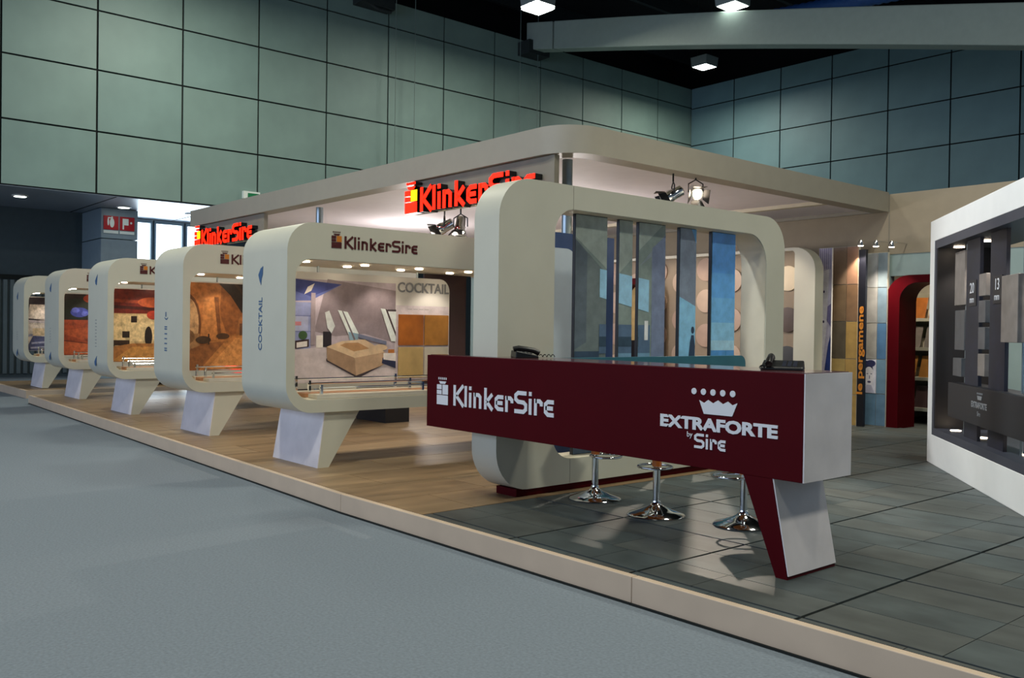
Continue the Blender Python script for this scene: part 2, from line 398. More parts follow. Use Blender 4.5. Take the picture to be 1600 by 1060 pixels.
# roof beam, resting on a wall bracket
bA = Vector((-23.5, 20.9, 11.66)); bB = Vector((-6.4, 21.1, 7.90))
t = thing('roof_beam', 'long pale grey green roof beam crossing the hall corner', 'beam', tuple(bA))
def beam_sec(p, h, w):
    d = (bB-bA); s = Vector((-d.y, d.x, 0)).normalized()*w/2
    return [p-s-Vector((0, 0, h/2)), p+s-Vector((0, 0, h/2)), p+s+Vector((0, 0, h/2)), p-s+Vector((0, 0, h/2))]
N = 12
for part, a0, a1 in (('end_segment', 0, .075), ('main_segment', .079, 1)):
    mb = MB(bA); vs = []; fs = []
    for k in range(N+1):
        s = a0+(a1-a0)*k/N
        vs += beam_sec(bA.lerp(bB, s)+Vector((0, 0, .10*math.sin(PI*min(1, s)))), .93, .55)
    for k in range(N):
        for j in range(4): fs.append((k*4+j, k*4+(j+1) % 4, (k+1)*4+(j+1) % 4, (k+1)*4+j))
    fs += [(3, 2, 1, 0), tuple(N*4+j for j in range(4))]
    mb.add(vs, fs).build(part, M['beam'], t, bevel=.03)
MB(bA).box(WX, WX+.6, 20.45, 21.4, 11.0, 11.45).build('wall_bracket', M['roofsteel'], t)
b = (WX+.3, 14.4, 11.2); t = thing('wall_unit', 'dark box bracket fixed high on the left hall wall', 'bracket', b)
MB(b).box(WX+.01, WX+.5, 13.9, 15.1, 11.15, 11.5).build('box', M['roofsteel'], t, bevel=.02)
MB(b).tube([(WX+.3, 14.1, 11.3), (WX+.5, 14.5, 11.05), (WX+.4, 15.0, 11.1)], .05).build('arm', M['roofsteel'], t, smooth=50)
for k, ((x, y, z), lb) in enumerate((((-18.9, 17.0, 10.5), 'square hanging hall lamp beside the beam end'), ((-15.05, 20.75, 10.5), 'square hanging hall lamp above the pale roof beam'), ((-20.6, 26.75, 11.2), 'square hanging hall lamp in front of the wall corner'))):
    t = thing('hall_lamp', lb, 'lamp', (x, y, z), rz=.0, group='square lamps under the roof')
    MB().hexa([(-.33, -.33, .0), (.33, -.33, 0), (.33, .33, 0), (-.33, .33, 0)], [(-.36, -.36, .34), (.36, -.36, .34), (.36, .36, .34), (-.36, .36, .34)]).build('housing', M['lamphouse'], t, bevel=.01)
    MB().box(-.30, .30, -.30, .30, -.012, -.002).build('diffuser', M['lampglow'], t)
    for s in (-.3, .3): MB().tube([(s, 0, .34), (s, 0, 14.18-z)], .008, 5).build('suspension_cable', M['roofsteel'], t)
dv = (Vector((-12.5, 24.0, 13.6))-Vector((-18, 28, 12.9)))
t = thing('air_duct', 'ribbed blue air duct under the black roof', 'duct', (-18, 28, 12.9))
mb = MB((-18, 28, 12.9)); prof = []
L_ = 11.0
for k in range(90): prof.append((.24 if k % 2 else .21, k*L_/89))
mb.lathe((-17.4, 24.8, 11.6), prof, 14, axis=(5.1, -.2, -.50)).build('ribbed_hose', M['duct'], t, smooth=30)
for k in range(8):
    x = -26+k*3.6
    o = MB().box(x, x+.16, -5, 33, 13.6, 14.2).build('roof_purlin', M['roofsteel'], rf)
for k, (px, py, zb) in enumerate(((-23.2, 15.1, 5.2), (-23.2, 15.8, 5.2), (-23.2, 20.1, 4.6), (-23.2, 20.9, 4.6))):
    o = MB((px, py, zb)).tube([(px, py, zb), (px, py, 14.0)], .012, 5).build('hanging_cable', mat('grey_cable', '6f807b', .6, noise=0)); o.location = (px, py, zb)
    tag(o, 'thin grey cable hanging in front of the left hall wall', 'cable', 'thin hanging cables')

# ================================================================== PLATFORM
pf = thing('display_platform', 'low raised exhibition floor with cream kerb, tan tiles and dark slate tiles', 'platform', (-8, 6, 0))
PB = (-8, 6, 0)
front = [(3.0, kerb_y(3.0)), (-6.4, 3.69), (-18.6, kerb_y(-18.6))]
slab = [(x, y+.05) for x, y in front]+[(-18.6, 12.79), (3.0, 12.79)]
MB(PB).prism(slab, lambda u, v, a: (u, v, a), 0, PZ-.02).build('base_slab', M['grout'], pf)
def kerbseg(x0, x1):
    q = [(x0, kerb_y(x0)), (x1, kerb_y(x1)), (x1, kerb_y(x1)+.05), (x0, kerb_y(x0)+.05)]
    MB(PB).prism(q, lambda u, v, a: (u, v, a), 0, PZ).build('kerb_board', M['kerb'], pf, bevel=.004)
    q = [(x0, kerb_y(x0)-.012), (x1, kerb_y(x1)-.012), (x1, kerb_y(x1)), (x0, kerb_y(x0))]
    MB(PB).prism(q, lambda u, v, a: (u, v, a), 0, .012).build('kerb_foot', M['joint'], pf)
for x0, x1 in ((3.0, -.30), (-.303, -3.30), (-3.303, -6.4), (-6.403, -10.4), (-10.403, -14.4), (-14.403, -18.6)): kerbseg(x0, x1)
MB(PB).box(-18.65, -18.6, kerb_y(-18.6), 12.79, 0, PZ).build('kerb_board', M['kerb'], pf)
def tile(x0, x1, y0, y1, m, nm, gap=.004, dz=0):
    q = [(x0+gap, y0+gap), (x1-gap, y0+gap), (x1-gap, y1-gap), (x0+gap, y1-gap)]
    for (ax, ay), (bx_, by) in zip(front[:-1], front[1:]):   # keep behind the kerb line
        n = Vector((by-ay, -(bx_-ax))).normalized()
        if n.y < 0: n = -n
        if (ax+bx_)/2 > -6.4 and x1 < -6.5: continue
        if (ax+bx_)/2 < -6.4 and x0 > -6.3: continue
        q = clip_poly(q, n.x, n.y, n.x*ax+n.y*(ay+.053))
        if len(q) < 3: return
    cx, cy = (x0+x1)/2, (y0+y1)/2
    MB(PB).prism(q, lambda u, v, a: (u, v, a), PZ-.02, PZ+dz).build(nm, m, pf)
XB = -5.345
MB(PB).box(-18.6, XB, 4.2, 8.9, PZ-.02, PZ-.006).box(-18.6, -7.45, 8.9, 12.78, PZ-.02, PZ-.006).build('tan_grout_bed', M['tgrout'], pf)
n = 0
x = XB
while x > -18.6:
    y = 3.0+(.6 if n % 2 else 0); n += 1
    x0 = max(-18.6, x-.62)
    while y < (12.7 if x0 < -7.45 else 8.9):
        tile(x0, x, max(y, 3.5), min(y+1.24, 12.78 if x0 < -7.45 else 8.92), M['tan'] if random.random() < .55 else M['tan2'], 'tan_floor_tile', .003); y += 1.24
    x -= .62
xs = [-7.45, -6.40, XB, -4.39, -3.36, -2.33, -1.30, -.27, .76]
ys = [2.80, 3.83, 4.85, 5.87, 6.88, 7.91, 8.93, 9.96, 10.98, 12.0, 12.78]
for i in range(len(xs)-1):
    for j in range(len(ys)-1):
        xa, xb, ya, yb = xs[i], xs[i+1], ys[j], ys[j+1]
        if xa > -.16*ya or (xa < XB-.01 and ya < 8.9): continue
        mm = [M['dark'], M['dark2']]
        for k in range(3):
            h0, h1 = ya+(yb-ya)*k/3, ya+(yb-ya)*(k+1)/3
            g0 = .010 if k == 0 else .003; g1 = .010 if k == 2 else .003
            if ya > 9.9:
                tile(xa+.01, xb-.01, h0+g0, h1-g1, random.choice(mm), 'slate_floor_tile', 0); continue
            s = xa+(xb-xa)*random.choice((.36, .5, .64))
            tile(xa+.010, s-.002, h0+g0, h1-g1, random.choice(mm), 'slate_floor_tile', 0)
            tile(s+.002, xb-.010, h0+g0, h1-g1, random.choice(mm), 'slate_floor_tile', 0)
p2 = thing('far_platform', 'second low platform with cream kerb under the farthest display pod', 'platform', (-22, 6, 0))
MB((-22, 6, 0)).box(-23.6, -19.95, 4.40, 13, 0, PZ-.01).build('base_slab', M['tan'], p2)
MB((-22, 6, 0)).box(-23.6, -19.9, 4.34, 4.40, 0, PZ).box(-19.95, -19.9, 4.40, 13, 0, PZ).build('kerb_board', M['kerb'], p2)

# ================================================================== DISPLAY PODS
CACHE = {}
def cached(key, fn, m, name, parent, loc=(0, 0, 0), smooth=None):
    if key not in CACHE:
        CACHE[key] = fn().mesh(key, smooth); CACHE[key].materials.append(m)
    o = link(bpy.data.objects.new(name, CACHE[key]), parent); o.location = loc; return o
D, LEN, Z0, Z1 = .96, 3.37, .535, 2.33
def logo_coloured(parent, x, y0, z0, h):
    """KlinkerSire mark lying on a +x facing surface"""
    pl = lambda u, v, d: (x+d, y0+u, z0+v)
    a, b2 = MB(), MB(); brick_icon(a, b2, h*1.35, pl, .004)
    a.build('logo_block', M['maroon'], parent); b2.build('logo_accent', M['amber'], parent)
    c = MB(); word_mesh(c, 'KlinkerSire', h, lambda u, v, d: (x+d, y0+1.14*h+u, z0+v), .004); c.build('logo_lettering', M['maroon'], parent)
def make_pod(X, Y, label, pic, vertical, full=True):
    t = thing('display_pod', label, 'display pod', (X, Y, PZ), group='rounded display pods along the kerb')
    cached('ring', lambda: MB().ring(rrect(0, LEN, Z0, Z1, .27), rrect(.085, LEN-.085, .655, 1.985, .17), YZ, -D, 0), M['cream'], 'ring_frame', t, smooth=35)
    cached('lining', lambda: MB().ring(rrect(.0851, LEN-.0851, .6551, 1.9849, .17), rrect(.089, LEN-.089, .659, 1.981, .168), YZ, -D+.004, -.004), M['cream_in'], 'inner_lining', t, smooth=35)
    cached('leg', lambda: MB().hexa([(-D-.02, .36, .0), (-.04, .36, 0), (-.04, .475, 0), (-D-.02, .475, 0)], [(-D+.02, .43, Z0+.01), (-.04, .43, Z0+.01), (-.04, .815, Z0+.01), (-D+.02, .815, Z0+.01)]), M['cream'], 'leg', t)
    cached('legface', lambda: MB().hexa([(-D-.02, .352, .0), (-.04, .352, 0), (-.04, .36, 0), (-D-.02, .36, 0)], [(-D+.02, .422, Z0), (-.04, .422, Z0), (-.04, .43, Z0), (-D+.02, .43, Z0)]), M['alu'], 'leg_face', t)
    cached('plinth', lambda: MB().box(-D+.04, -.12, 2.93, 3.33, 0, Z0), M['matblack'], 'support_plinth', t)
    xp = -.78
    pn = cached('panel', lambda: MB().prism(rrect(.16, 2.44, .76, 1.915, (.14, .02, .02, .02)), YZ, xp-.04, xp), M['white'], 'picture_panel', t)
    for yy in (.75, 2.0):
        cached('rod', lambda: MB().tube([(xp-.02, 0, 1.90), (xp-.02, 0, 1.99)], .012), M['steel'], 'hanging_rod', t, (0, yy, 0))
    for r_, (xx, o0) in enumerate(((-.22, .30), (-.55, .29))):
        for k in range(4):
            d = cached('downlight', lambda: MB().lathe((0, 0, 0), [(.03, 0), (.042, .002), (.042, .012), (.03, .014)], 14), M['bulb'], 'downlight', t, (xx, o0+k*.66, 1.966))
    # sample tray with rails
    for k, (xx, m_) in enumerate(((-.12, 'bone'), (-.36, 'wtrim'), (-.58, 'bone'))):
        cached('tray%d' % k, lambda: MB().box(xx-.09, xx+.09, .34, 2.9, .662, .700), M[m_], 'sample_shelf', t)
    for k, (xx, zz) in enumerate(((-.10, .76), (-.34, .79), (-.62, .82))):
        rl = cached('rail', lambda: MB().tube([(0, 0, 0), (0, 2.5, 0)], .009, 6), M['chrome'], 'rail', t, (xx, .40, zz))
        for yy in (.42, 1.6, 2.86):
            cached('post%d' % k, lambda: MB().box(-.012, .012, -.012, .012, .66, zz+.03), M['chrome'], 'rail_post', rl, (0, yy-.40, -zz))
    logo_coloured(t, .001, .455, 2.105, .120)
    pic(pn, xp)
    vertical(t)
    spot('pod_downlight', (X-.45, Y+.7, PZ+1.95), (X-.9, Y+.75, PZ+.2), 9, WARM, 100, .6)
    spot('pod_downlight', (X-.45, Y+1.45, PZ+1.95), (X-.9, Y+1.5, PZ+.2), 9, WARM, 100, .6)
    spot('pod_downlight', (X-.45, Y+2.15, PZ+1.95), (X-.9, Y+2.2, PZ+.2), 9, WARM, 100, .6)
    return t
PIC = dict(org=(0, 0, 0), ud=(0, 1, 0), vd=(0, 0, 1), nd=(1, 0, 0))
def put(name, pn, xp, shapes, u0, u1, v0, v1): return picture(name, pn, (xp, 0, 0), (0, 1, 0), (0, 0, 1), (1, 0, 0), shapes, u0, u1, v0, v1, gain=1.3)
def pic_bedroom(pn, xp):
    S = []; a = S.append
    a(('b3a9b4', R_(.16, 1.70, .76, 1.84)))                                   # floor / wash
    a(('8a7f86', [(.85, 1.85), (1.70, 1.76), (1.70, 1.18), (1.30, 1.28), (.95, 1.25), (.70, 1.30)]))   # sloped ceiling
    a(('5f6aa5', [(.16, 1.86), (1.02, 1.80), (.66, 1.62), (.16, 1.60)]))
    a(('404a86', [(.16, 1.86), (1.02, 1.80), (.66, 1.66), (.45, 1.72), (.16, 1.76)]))
    a(('8a93bd', R_(.16, .66, 1.12, 1.60))); a(('a4abca', R_(.16, .63, 1.30, 1.46)))
    a(('6b73a4', R_(.16, .66, 1.455, 1.465))); a(('6b73a4', R_(.16, .66, 1.295, 1.303))); a(('6b73a4', R_(.30, .305, 1.12, 1.46)))
    a(('c0808a', R_(.45, .55, 1.36, 1.40))); a(('d8d2c8', [(.62, 1.76), (.70, 1.80), (.66, 1.72), (.58, 1.68)]))
    a(('c4bcc2', [(.16, 1.08), (.80, 1.14), (1.45, 1.0), (1.70, .96), (1.70, .76), (.16, .76)]))
    a(('3b2a2e', [(.16, 1.08), (.64, 1.14), (.64, 1.22), (.16, 1.17)]))
    a(('dcd7d4', [(.17, 1.09), (.33, 1.11), (.33, 1.165), (.17, 1.15)])); a(('dcd7d4', [(.50, 1.13), (.62, 1.145), (.62, 1.20), (.50, 1.185)]))
    a(('3f5a3a', E_(.57, 1.26, .05, .045))); a(('9a8f96', R_(.66, .71, 1.16, 1.70))); a(('2e2a30', R_(.80, .90, 1.14, 1.30))); a(('e0dcd8', R_(.72, .80, 1.13, 1.26)))
    a(('cfd6d8', [(.82, 1.50), (.87, 1.52), (.94, 1.36), (.90, 1.28), (.85, 1.34)]))
    a(('d5dfe2', [(.97, 1.53), (1.09, 1.51), (1.24, 1.26), (1.14, 1.20)])); a(('7f9db0', [(1.10, 1.30), (1.22, 1.28), (1.22, 1.18), (1.12, 1.20)]))
    a(('6e6870', [(1.02, 1.52), (1.035, 1.518), (1.19, 1.22), (1.17, 1.21)]))
    a(('d5dfe2', [(1.50, 1.56), (1.70, 1.54), (1.70, 1.20), (1.64, 1.20)])); a(('3f3438', [(1.56, 1.555), (1.585, 1.55), (1.70, 1.30), (1.70, 1.25)])); a(('3f3438', R_(1.58, 1.70, 1.53, 1.55)))
    a(('6f7690', [(1.22, 1.24), (1.58, 1.16), (1.58, 1.20), (1.22, 1.28)]))
    a(('39323a', [(.84, 1.02), (1.20, .83), (1.52, .95), (1.52, .93), (1.22, .80), (.84, .99)]))
    a(((.62, .52, .43), [(.84, 1.14), (1.18, 1.02), (1.20, .83), (.85, 1.0)])); a(((.70, .60, .50), [(1.18, 1.02), (1.56, 1.08), (1.54, .94), (1.20, .83)]))
    a(((.80, .71, .59), [(.84, 1.14), (1.18, 1.02), (1.56, 1.08), (1.30, 1.22), (1.02, 1.20)])); a(((.68, .53, .38), [(1.00, 1.155), (1.17, 1.09), (1.36, 1.12), (1.22, 1.185), (1.06, 1.18)]))
    a(('cdb89b', E_(1.50, 1.13, .09, .035))); a(('2c3250', [(1.52, .96), (1.70, .90), (1.70, 1.0), (1.53, 1.02)])); a(('d9d6d6', [(1.54, 1.0), (1.70, .98), (1.70, 1.07), (1.54, 1.07)])); a(('b0713a', R_(1.60, 1.68, 1.07, 1.11)))
    a(('b5b24a', E_(.24, .98, .07, .05, a0=0, a1=PI))); a(('8c8a80', [(.16, .86), (.18, .86), (.22, .96), (.20, .96)]))
    put('bedroom_print', pn, xp, S, .16, 1.70, .765, 1.86)
    put('pale_column_print', pn, xp, [('bdb4c0', R_(1.705, 2.435, .765, 1.36)), ('c9c2c9', R_(1.705, 2.435, 1.36, 1.60))], 1.705, 2.435, .765, 1.60)
    text_obj('COCKTAIL', .155, M['greyink'], pn, frame_mat((xp+.003, 1.72, 1.75), (0, 1, 0), (0, 0, 1)), 'raised_title', .004, .003, sx=.93)
    text_obj('— — — —', .06, M['greyink'], pn, frame_mat((xp+.002, 1.86, 1.545), (0, 1, 0), (0, 0, 1)), 'caption_line', .001)
    for (u, v, m_) in ((1.735, 1.155, 'rust'), (2.085, 1.155, 'ochre'), (1.735, .79, 'sand'), (2.085, .79, 'bone')):
        MB().box(xp+.002, xp+.018, u, u+.335, v, v+.345).build('tile_sample', M[m_], pn, bevel=.003)
def full(shapes, nm):
    def f(pn, xp): picture(nm, pn, (xp, 0, 0), (0, 1, 0), (0, 0, 1), (1, 0, 0), shapes, .165, 2.42, .765, 1.90, ink=PRINT_ROUGH)
    return f
vault = [((.62, .38, .18), R_(0, 2.6, .7, 2)), ((.70, .44, .22), [(.16, 1.95), (.95, 1.95), (1.05, 1.45), (.9, 1.22), (.16, 1.2)]),
         ((.55, .33, .16), [(.80, 1.95), (1.1, 1.6), (1.02, 1.25), (.88, 1.22), (.78, 1.5)]),
         ((.15, .10, .07), [(.74, 1.92), (2.5, 1.92), (2.5, 1.30), (1.62, 1.30), (1.40, 1.45), (1.22, 1.56), (1.08, 1.52), (.92, 1.75)]),
         ((.24, .16, .10), [(.95, 1.92), (1.0, 1.92), (1.3, 1.56), (1.26, 1.55)]), ((.24, .16, .10), [(1.25, 1.92), (1.3, 1.92), (1.48, 1.48), (1.44, 1.46)]),
         ((.42, .26, .14), E_(.34, 1.36, .19, .40)), ((.78, .62, .44), E_(.36, 1.36, .14, .34)), ((.62, .46, .30), R_(.21, .51, 1.0, 1.24)), ((.50, .36, .22), E_(.33, 1.20, .12, .10)),
         ((.76, .50, .27), [(.52, 1.15), (.56, 1.70), (.70, 1.72), (.76, 1.16)]), ((.48, .29, .15), [(.70, 1.72), (.76, 1.72), (.80, 1.18), (.76, 1.16)]),
         ((.60, .38, .20), [(1.0, 1.22), (1.04, 1.46), (1.20, 1.50), (1.24, 1.22)]), ((.36, .22, .12), R_(1.05, 1.13, 1.22, 1.38)),
         ((.66, .43, .22), [(.16, .76), (2.5, .76), (2.5, 1.0), (1.35, 1.22), (.95, 1.22), (.6, 1.12), (.16, .95)]), ((.75, .51, .28), [(.62, .80), (1.75, .80), (1.28, 1.19), (1.0, 1.19)]),
         ((.52, .32, .16), [(.16, .76), (.5, .76), (.85, 1.14), (.6, 1.12), (.16, .95)]), ((.58, .42, .26), [(1.34, 1.20), (1.38, 1.62), (1.50, 1.70), (1.52, 1.12)]), ((.68, .50, .30), [(1.52, 1.12), (1.52, 1.72), (2.4, 1.85), (2.4, .95)]),
         ((.30, .19, .11), R_(1.60, 1.72, 1.10, 1.5)), ((.30, .19, .11), R_(1.95, 2.12, 1.05, 1.55)),
         ((.17, .15, .09), E_(.24, 1.04, .10, .14)), ((.22, .19, .10), E_(.30, 1.16, .06, .09)), ((.20, .13, .08), E_(.22, 1.46, .05, .07)), ((.27, .19, .11), E_(.56, 1.16, .10, .05)), ((.30, .20, .11), E_(.82, 1.21, .09, .04)), ((.25, .17, .10), R_(.62, .64, 1.1, 1.24))]
hallp = [('c9ad7c', R_(0, 2.6, .7, 2)), ('6a1f12', R_(0, 2.6, 1.52, 2)), ('8f3a1e', [(.16, 1.70), (2.5, 1.62), (2.5, 1.66), (.16, 1.75)]), ('3c120c', [(.16, 1.60), (2.5, 1.52), (2.5, 1.56), (.16, 1.65)]), ('b5562e', E_(.9, 1.70, .22, .08)),
         ('dcc493', R_(.3, 1.3, 1.08, 1.50)), ('1c120c', E_(.85, 1.16, .06, .16)), ('2a1c14', R_(.58, .67, 1.38, 1.48)), ('2a1c14', R_(.45, .56, 1.14, 1.24)), ('23281f', E_(1.05, 1.16, .10, .18)), ('120f0c', [(.16, 1.4), (.26, 1.3), (.34, 1.0), (.16, .92)]), ('3a2616', R_(.3, .56, 1.02, 1.10)),
         ('a8703a', [(.16, .76), (2.5, .76), (2.5, 1.05), (.6, 1.05), (.3, 1.0)]), ('c08a48', [(.3, .78), (1.3, .78), (1.0, 1.0), (.6, 1.0)]), ('b03a24', E_(.92, 1.50, .10, .07)), ('e8d6a8', E_(1.4, 1.3, .25, .2))]
terra = [('9a4526', R_(0, 2.6, .7, 2)), ('241a14', R_(0, 2.6, 1.42, 2)), ('1c2418', E_(.5, 1.62, .30, .20)), ('3c48a0', E_(.55, 1.56, .16, .09)), ('5a66c4', E_(.48, 1.60, .07, .05)), ('5a66c4', E_(.64, 1.54, .06, .05)), ('b0441f', E_(.75, 1.82, .14, .08)),
         ('b0552e', [(.16, 1.2), (.9, 1.32), (1.4, 1.2), (.6, 1.05)]), ('b85d35', [(.16, .78), (.7, .78), (.9, .98), (.3, 1.04)]), ('6c2c18', [(.16, 1.06), (.9, .97), (1.5, 1.1), (1.5, 1.08), (.9, .95), (.16, 1.04)]), ('6c2c18', [(.68, .76), (.72, .76), (.92, .97), (.88, .97)])]
stair = [('cfc8c4', R_(0, 2.6, .7, 2)), ('2b2430', R_(0, 2.6, 1.75, 2)), ('2b2430', [(.16, 1.75), (.28, 1.75), (.24, 1.45), (.6, 1.42), (.16, 1.38)]), ('e6ddd6', R_(.3, .9, 1.45, 1.74)), ('8a90b0', [(.2, 1.1), (.9, 1.2), (.9, 1.15), (.2, 1.05)]), ('4a527e', [(.2, .76), (1.5, .76), (1.5, 1.0), (.35, 1.08)]),
         ('9aa0c0', [(.3, .80), (.9, .84), (.9, .88), (.3, .84)]), ('9aa0c0', [(.32, .90), (.9, .95), (.9, .99), (.32, .94)]), ('c8b69a', R_(.34, .9, 1.08, 1.24)), ('2f5a86', E_(.66, 1.28, .06, .05)), ('b8b2bc', [(.2, 1.42), (.9, 1.38), (.9, 1.34), (.2, 1.36)])]
def side_text(txt, size, zc, bird=True, m='blueink', xo=.55):
    def f(t):
        # runs upwards on the end face that looks towards the kerb (-y)
        o = text_obj(txt, size, M[m], t, frame_mat((-xo+size*.35, -.002, zc), (0, 0, 1), (-1, 0, 0)), 'side_lettering', .001, .001)
        if bird:
            zt = zc+size*.72*len(txt)+.10
            q = [(-xo-.05, zt+.03), (-xo, zt+.09), (-xo+.05, zt+.11), (-xo+.045, zt+.03), (-xo+.02, zt-.01), (-xo+.01, zt-.07), (-xo-.02, zt-.03)]
            MB().prism(q, XZ, -.004, -.001).build('side_emblem', M['blueink'], t)
    return f
def side_marks(zs, col='blueink', txt='', xo=.55):
    def f(t):
        for z in zs:
            q = [(-xo-.06, z), (-xo, z+.05), (-xo+.06, z+.09), (-xo+.04, z), (-xo+.02, z-.07), (-xo-.04, z-.05)]
            MB().prism(q, XZ, -.004, -.001).build('side_emblem', M[col], t)
        if txt: text_obj(txt, .10, M['greyink'], t, frame_mat((-xo+.03, -.002, 1.0), (0, 0, 1), (-1, 0, 0)), 'side_lettering', .001)
    return f
pod1 = make_pod(-7.66, 3.83, 'cream rounded display pod lettered COCKTAIL, with bedroom picture and four tile samples', pic_bedroom, side_text('COCKTAIL', .105, 1.11))
MB().box(-.955, -.93, 2.19, 2.80, .66, 1.98).build('brown_back_board', M['brownboard'], pod1)
make_pod(-10.68, 4.00, 'cream rounded display pod holding an orange vaulted stone corridor picture', full(vault, 'vault_print'), side_text('ll l l l ll  (=', .12, 1.02, False))
make_pod(-13.83, 4.08, 'cream rounded display pod holding a picture of a hall with dark red ceiling', full(hallp, 'hall_print'), side_marks((.78, 2.0), txt='l l l l l l l l l'))
make_pod(-17.2, 4.26, 'cream rounded display pod holding a terracotta floor and blue flower picture', full(terra, 'terracotta_print'), side_marks((.75, 1.98), txt='l l l l l l'))
make_pod(-20.5, 4.42, 'cream rounded display pod with blue and white stair picture, on the second platform', full(stair, 'stair_print'), side_marks((.72, 1.9), txt='l l l l'))

# ================================================================== TALL FRAME WITH PICTURE SLATS
AX0, AX1 = -5.73, -5.42
ab = (-5.575, 6.48, PZ)
t = thing('slat_frame', 'tall cream rounded frame on a dark red plinth with five picture slats behind the counter', 'display frame', ab)
MB(ab).ring(rrect(4.50, 8.46, .215, 2.715, .33, 10), rrect(5.10, 8.13, .42, 2.515, (.30, .22, .22, .30), 10), YZ, AX0, AX1).build('ring_frame', M['cream'], t, smooth=35)
MB(ab).box(AX0+.03, AX1-.03, 4.74, 8.22, PZ, .216).build('red_plinth', M['red'], t)
MB(ab).ring(rrect(5.101, 8.129, .421, 2.514, (.30, .22, .22, .30), 10), rrect(5.104, 8.126, .424, 2.511, (.30, .22, .22, .30), 10), YZ, AX0+.01, AX1-.01).build('inner_lining', M['cream_in'], t, smooth=35)
MB(ab).box(AX1-.0005, AX1+.001, 5.306, 5.310, 2.51, 2.71).build('frame_seam', M['signboard'], t)
MB(ab).box(AX1-.0005, AX1+.001, 5.306, 5.310, .22, .42).build('frame_seam', M['signboard'], t)
shp = [((.45, .50, .48), R_(5.4, 7.9, .4, 2.6)),
       ((.37, .41, .41), [(5.4, 2.35), (5.95, 1.95), (5.95, .4), (5.4, .4)]), ((.31, .35, .38), [(5.4, 2.35), (5.62, 2.18), (5.62, 1.4), (5.4, 1.3)]),
       ((.55, .59, .56), [(5.4, 2.6), (6.75, 2.6), (6.3, 2.25), (5.98, 1.98), (5.4, 2.36)]),
       ((.48, .52, .55), [(6.30, 2.10), (6.70, 2.45), (6.95, 2.5), (6.95, .4), (6.50, .4), (6.47, 2.2)]), ((.41, .45, .54), [(6.48, 2.28), (6.75, 2.47), (6.75, .4), (6.48, .4)]),
       ((.52, .68, .80), [(5.78, 2.05), (6.44, 1.98), (6.44, 1.68), (5.78, 1.80)]), ((.24, .30, .38), R_(5.4, 6.48, .4, 1.18)), ((.20, .26, .33), R_(5.4, 5.78, .4, 1.32)), ((.29, .37, .46), R_(5.78, 6.46, 1.30, 1.56)), ((.40, .53, .62), R_(6.02, 6.46, 1.18, 1.30)),
       ((.18, .25, .31), R_(5.78, 6.3, 1.36, 1.45)), ((.57, .76, .87), R_(6.05, 6.2, 1.02, 1.10)), ((.95, .98, .98), R_(6.38, 6.43, 1.42, 1.60)),
       ((.43, .47, .53), [(6.86, 2.6), (7.14, 2.5), (7.14, 1.75), (6.86, 1.85)]), ((.38, .60, .82), [(7.0, 2.6), (7.14, 2.6), (7.14, 2.35)]), ((.47, .66, .82), [(6.86, 1.85), (7.14, 1.75), (7.14, .4), (6.86, .4)]),
       ((.16, .22, .30), [(7.03, 1.25), (7.05, 1.40), (7.07, 1.47), (7.11, 1.47), (7.13, 1.36), (7.12, 1.1), (7.10, .4), (7.04, .4)]), ((.16, .22, .30), E_(7.09, 1.52, .025, .035)),
       ((.30, .53, .80), R_(7.36, 7.8, 2.1, 2.6)), ((.33, .56, .81), R_(7.36, 7.8, 1.85, 2.1)), ((.38, .60, .82), R_(7.36, 7.8, 1.6, 1.85)), ((.47, .66, .82), R_(7.36, 7.8, 1.4, 1.6)), ((.56, .70, .80), R_(7.36, 7.8, 1.32, 1.42)), ((.28, .50, .70), R_(7.36, 7.8, .4, 1.32)), ((.20, .45, .64), R_(7.62, 7.635, .4, 1.31))]
lbls = ['grey gable end of printed house', 'narrow slice of printed house', 'grey wall and shadow print', 'sky print with standing figure silhouette', 'bright blue sky and sea print']
XS = -5.56
for k, (y0, y1) in enumerate(((5.47, 5.868), (6.023, 6.205), (6.288, 6.668), (6.878, 7.130), (7.377, 7.768))):
    s = MB(ab).box(XS-.035, XS, y0+.004, y1, .425, 2.510).build('picture_slat', M['black'], t)
    s['label'] = lbls[k]
    picture('slat_print', s, (XS, 0, 0), (0, 1, 0), (0, 0, 1), (1, 0, 0), shp, y0+.006, y1, .43, 2.505, gain=1.75, base=ab)
MB(ab).prism(rrect(5.04, 7.70, .92, 1.272, (.08, .01, .01, .01)), YZ, AX1+.001, AX1+.06).build('teal_shelf_board', M['teal'], t)

# ================================================================== RECEPTION COUNTER
cb = (-4.4, 4.58, PZ)
CX0, CX1, CY0, CY1, CZ0, CZ1 = -6.13, -2.64, 4.335, 4.83, .695, 1.283
t = thing('reception_counter', 'long dark red reception counter with white lettering and one slanted leg', 'counter', cb)
def notch(x0, x1, yb): return [(x0, CY0), (x1, CY0), (x1, yb), (-5.41, yb), (-5.41, 4.495), (x0, 4.495)]
MB(cb).prism(notch(CX0, CX1-.008, CY1), lambda u, v, a: (u, v, a), CZ0, CZ1).build('red_body', M['red'], t, bevel=.003)
MB(cb).box(CX1-.008, CX1, CY0+.006, CY1, CZ0, CZ1).build('end_panel', M['alu'], t)
MB(cb).prism([(CX0+.02, CY0+.02), (CX1-.02, CY0+.02), (CX1-.02, CY1-.005), (-5.40, CY1-.005), (-5.40, 4.49), (CX0+.02, 4.49)], lambda u, v, a: (u, v, a), CZ1, CZ1+.004).build('glossy_top', mat('glossy_red_top', '5a3a3c', .12, noise=.02), t)
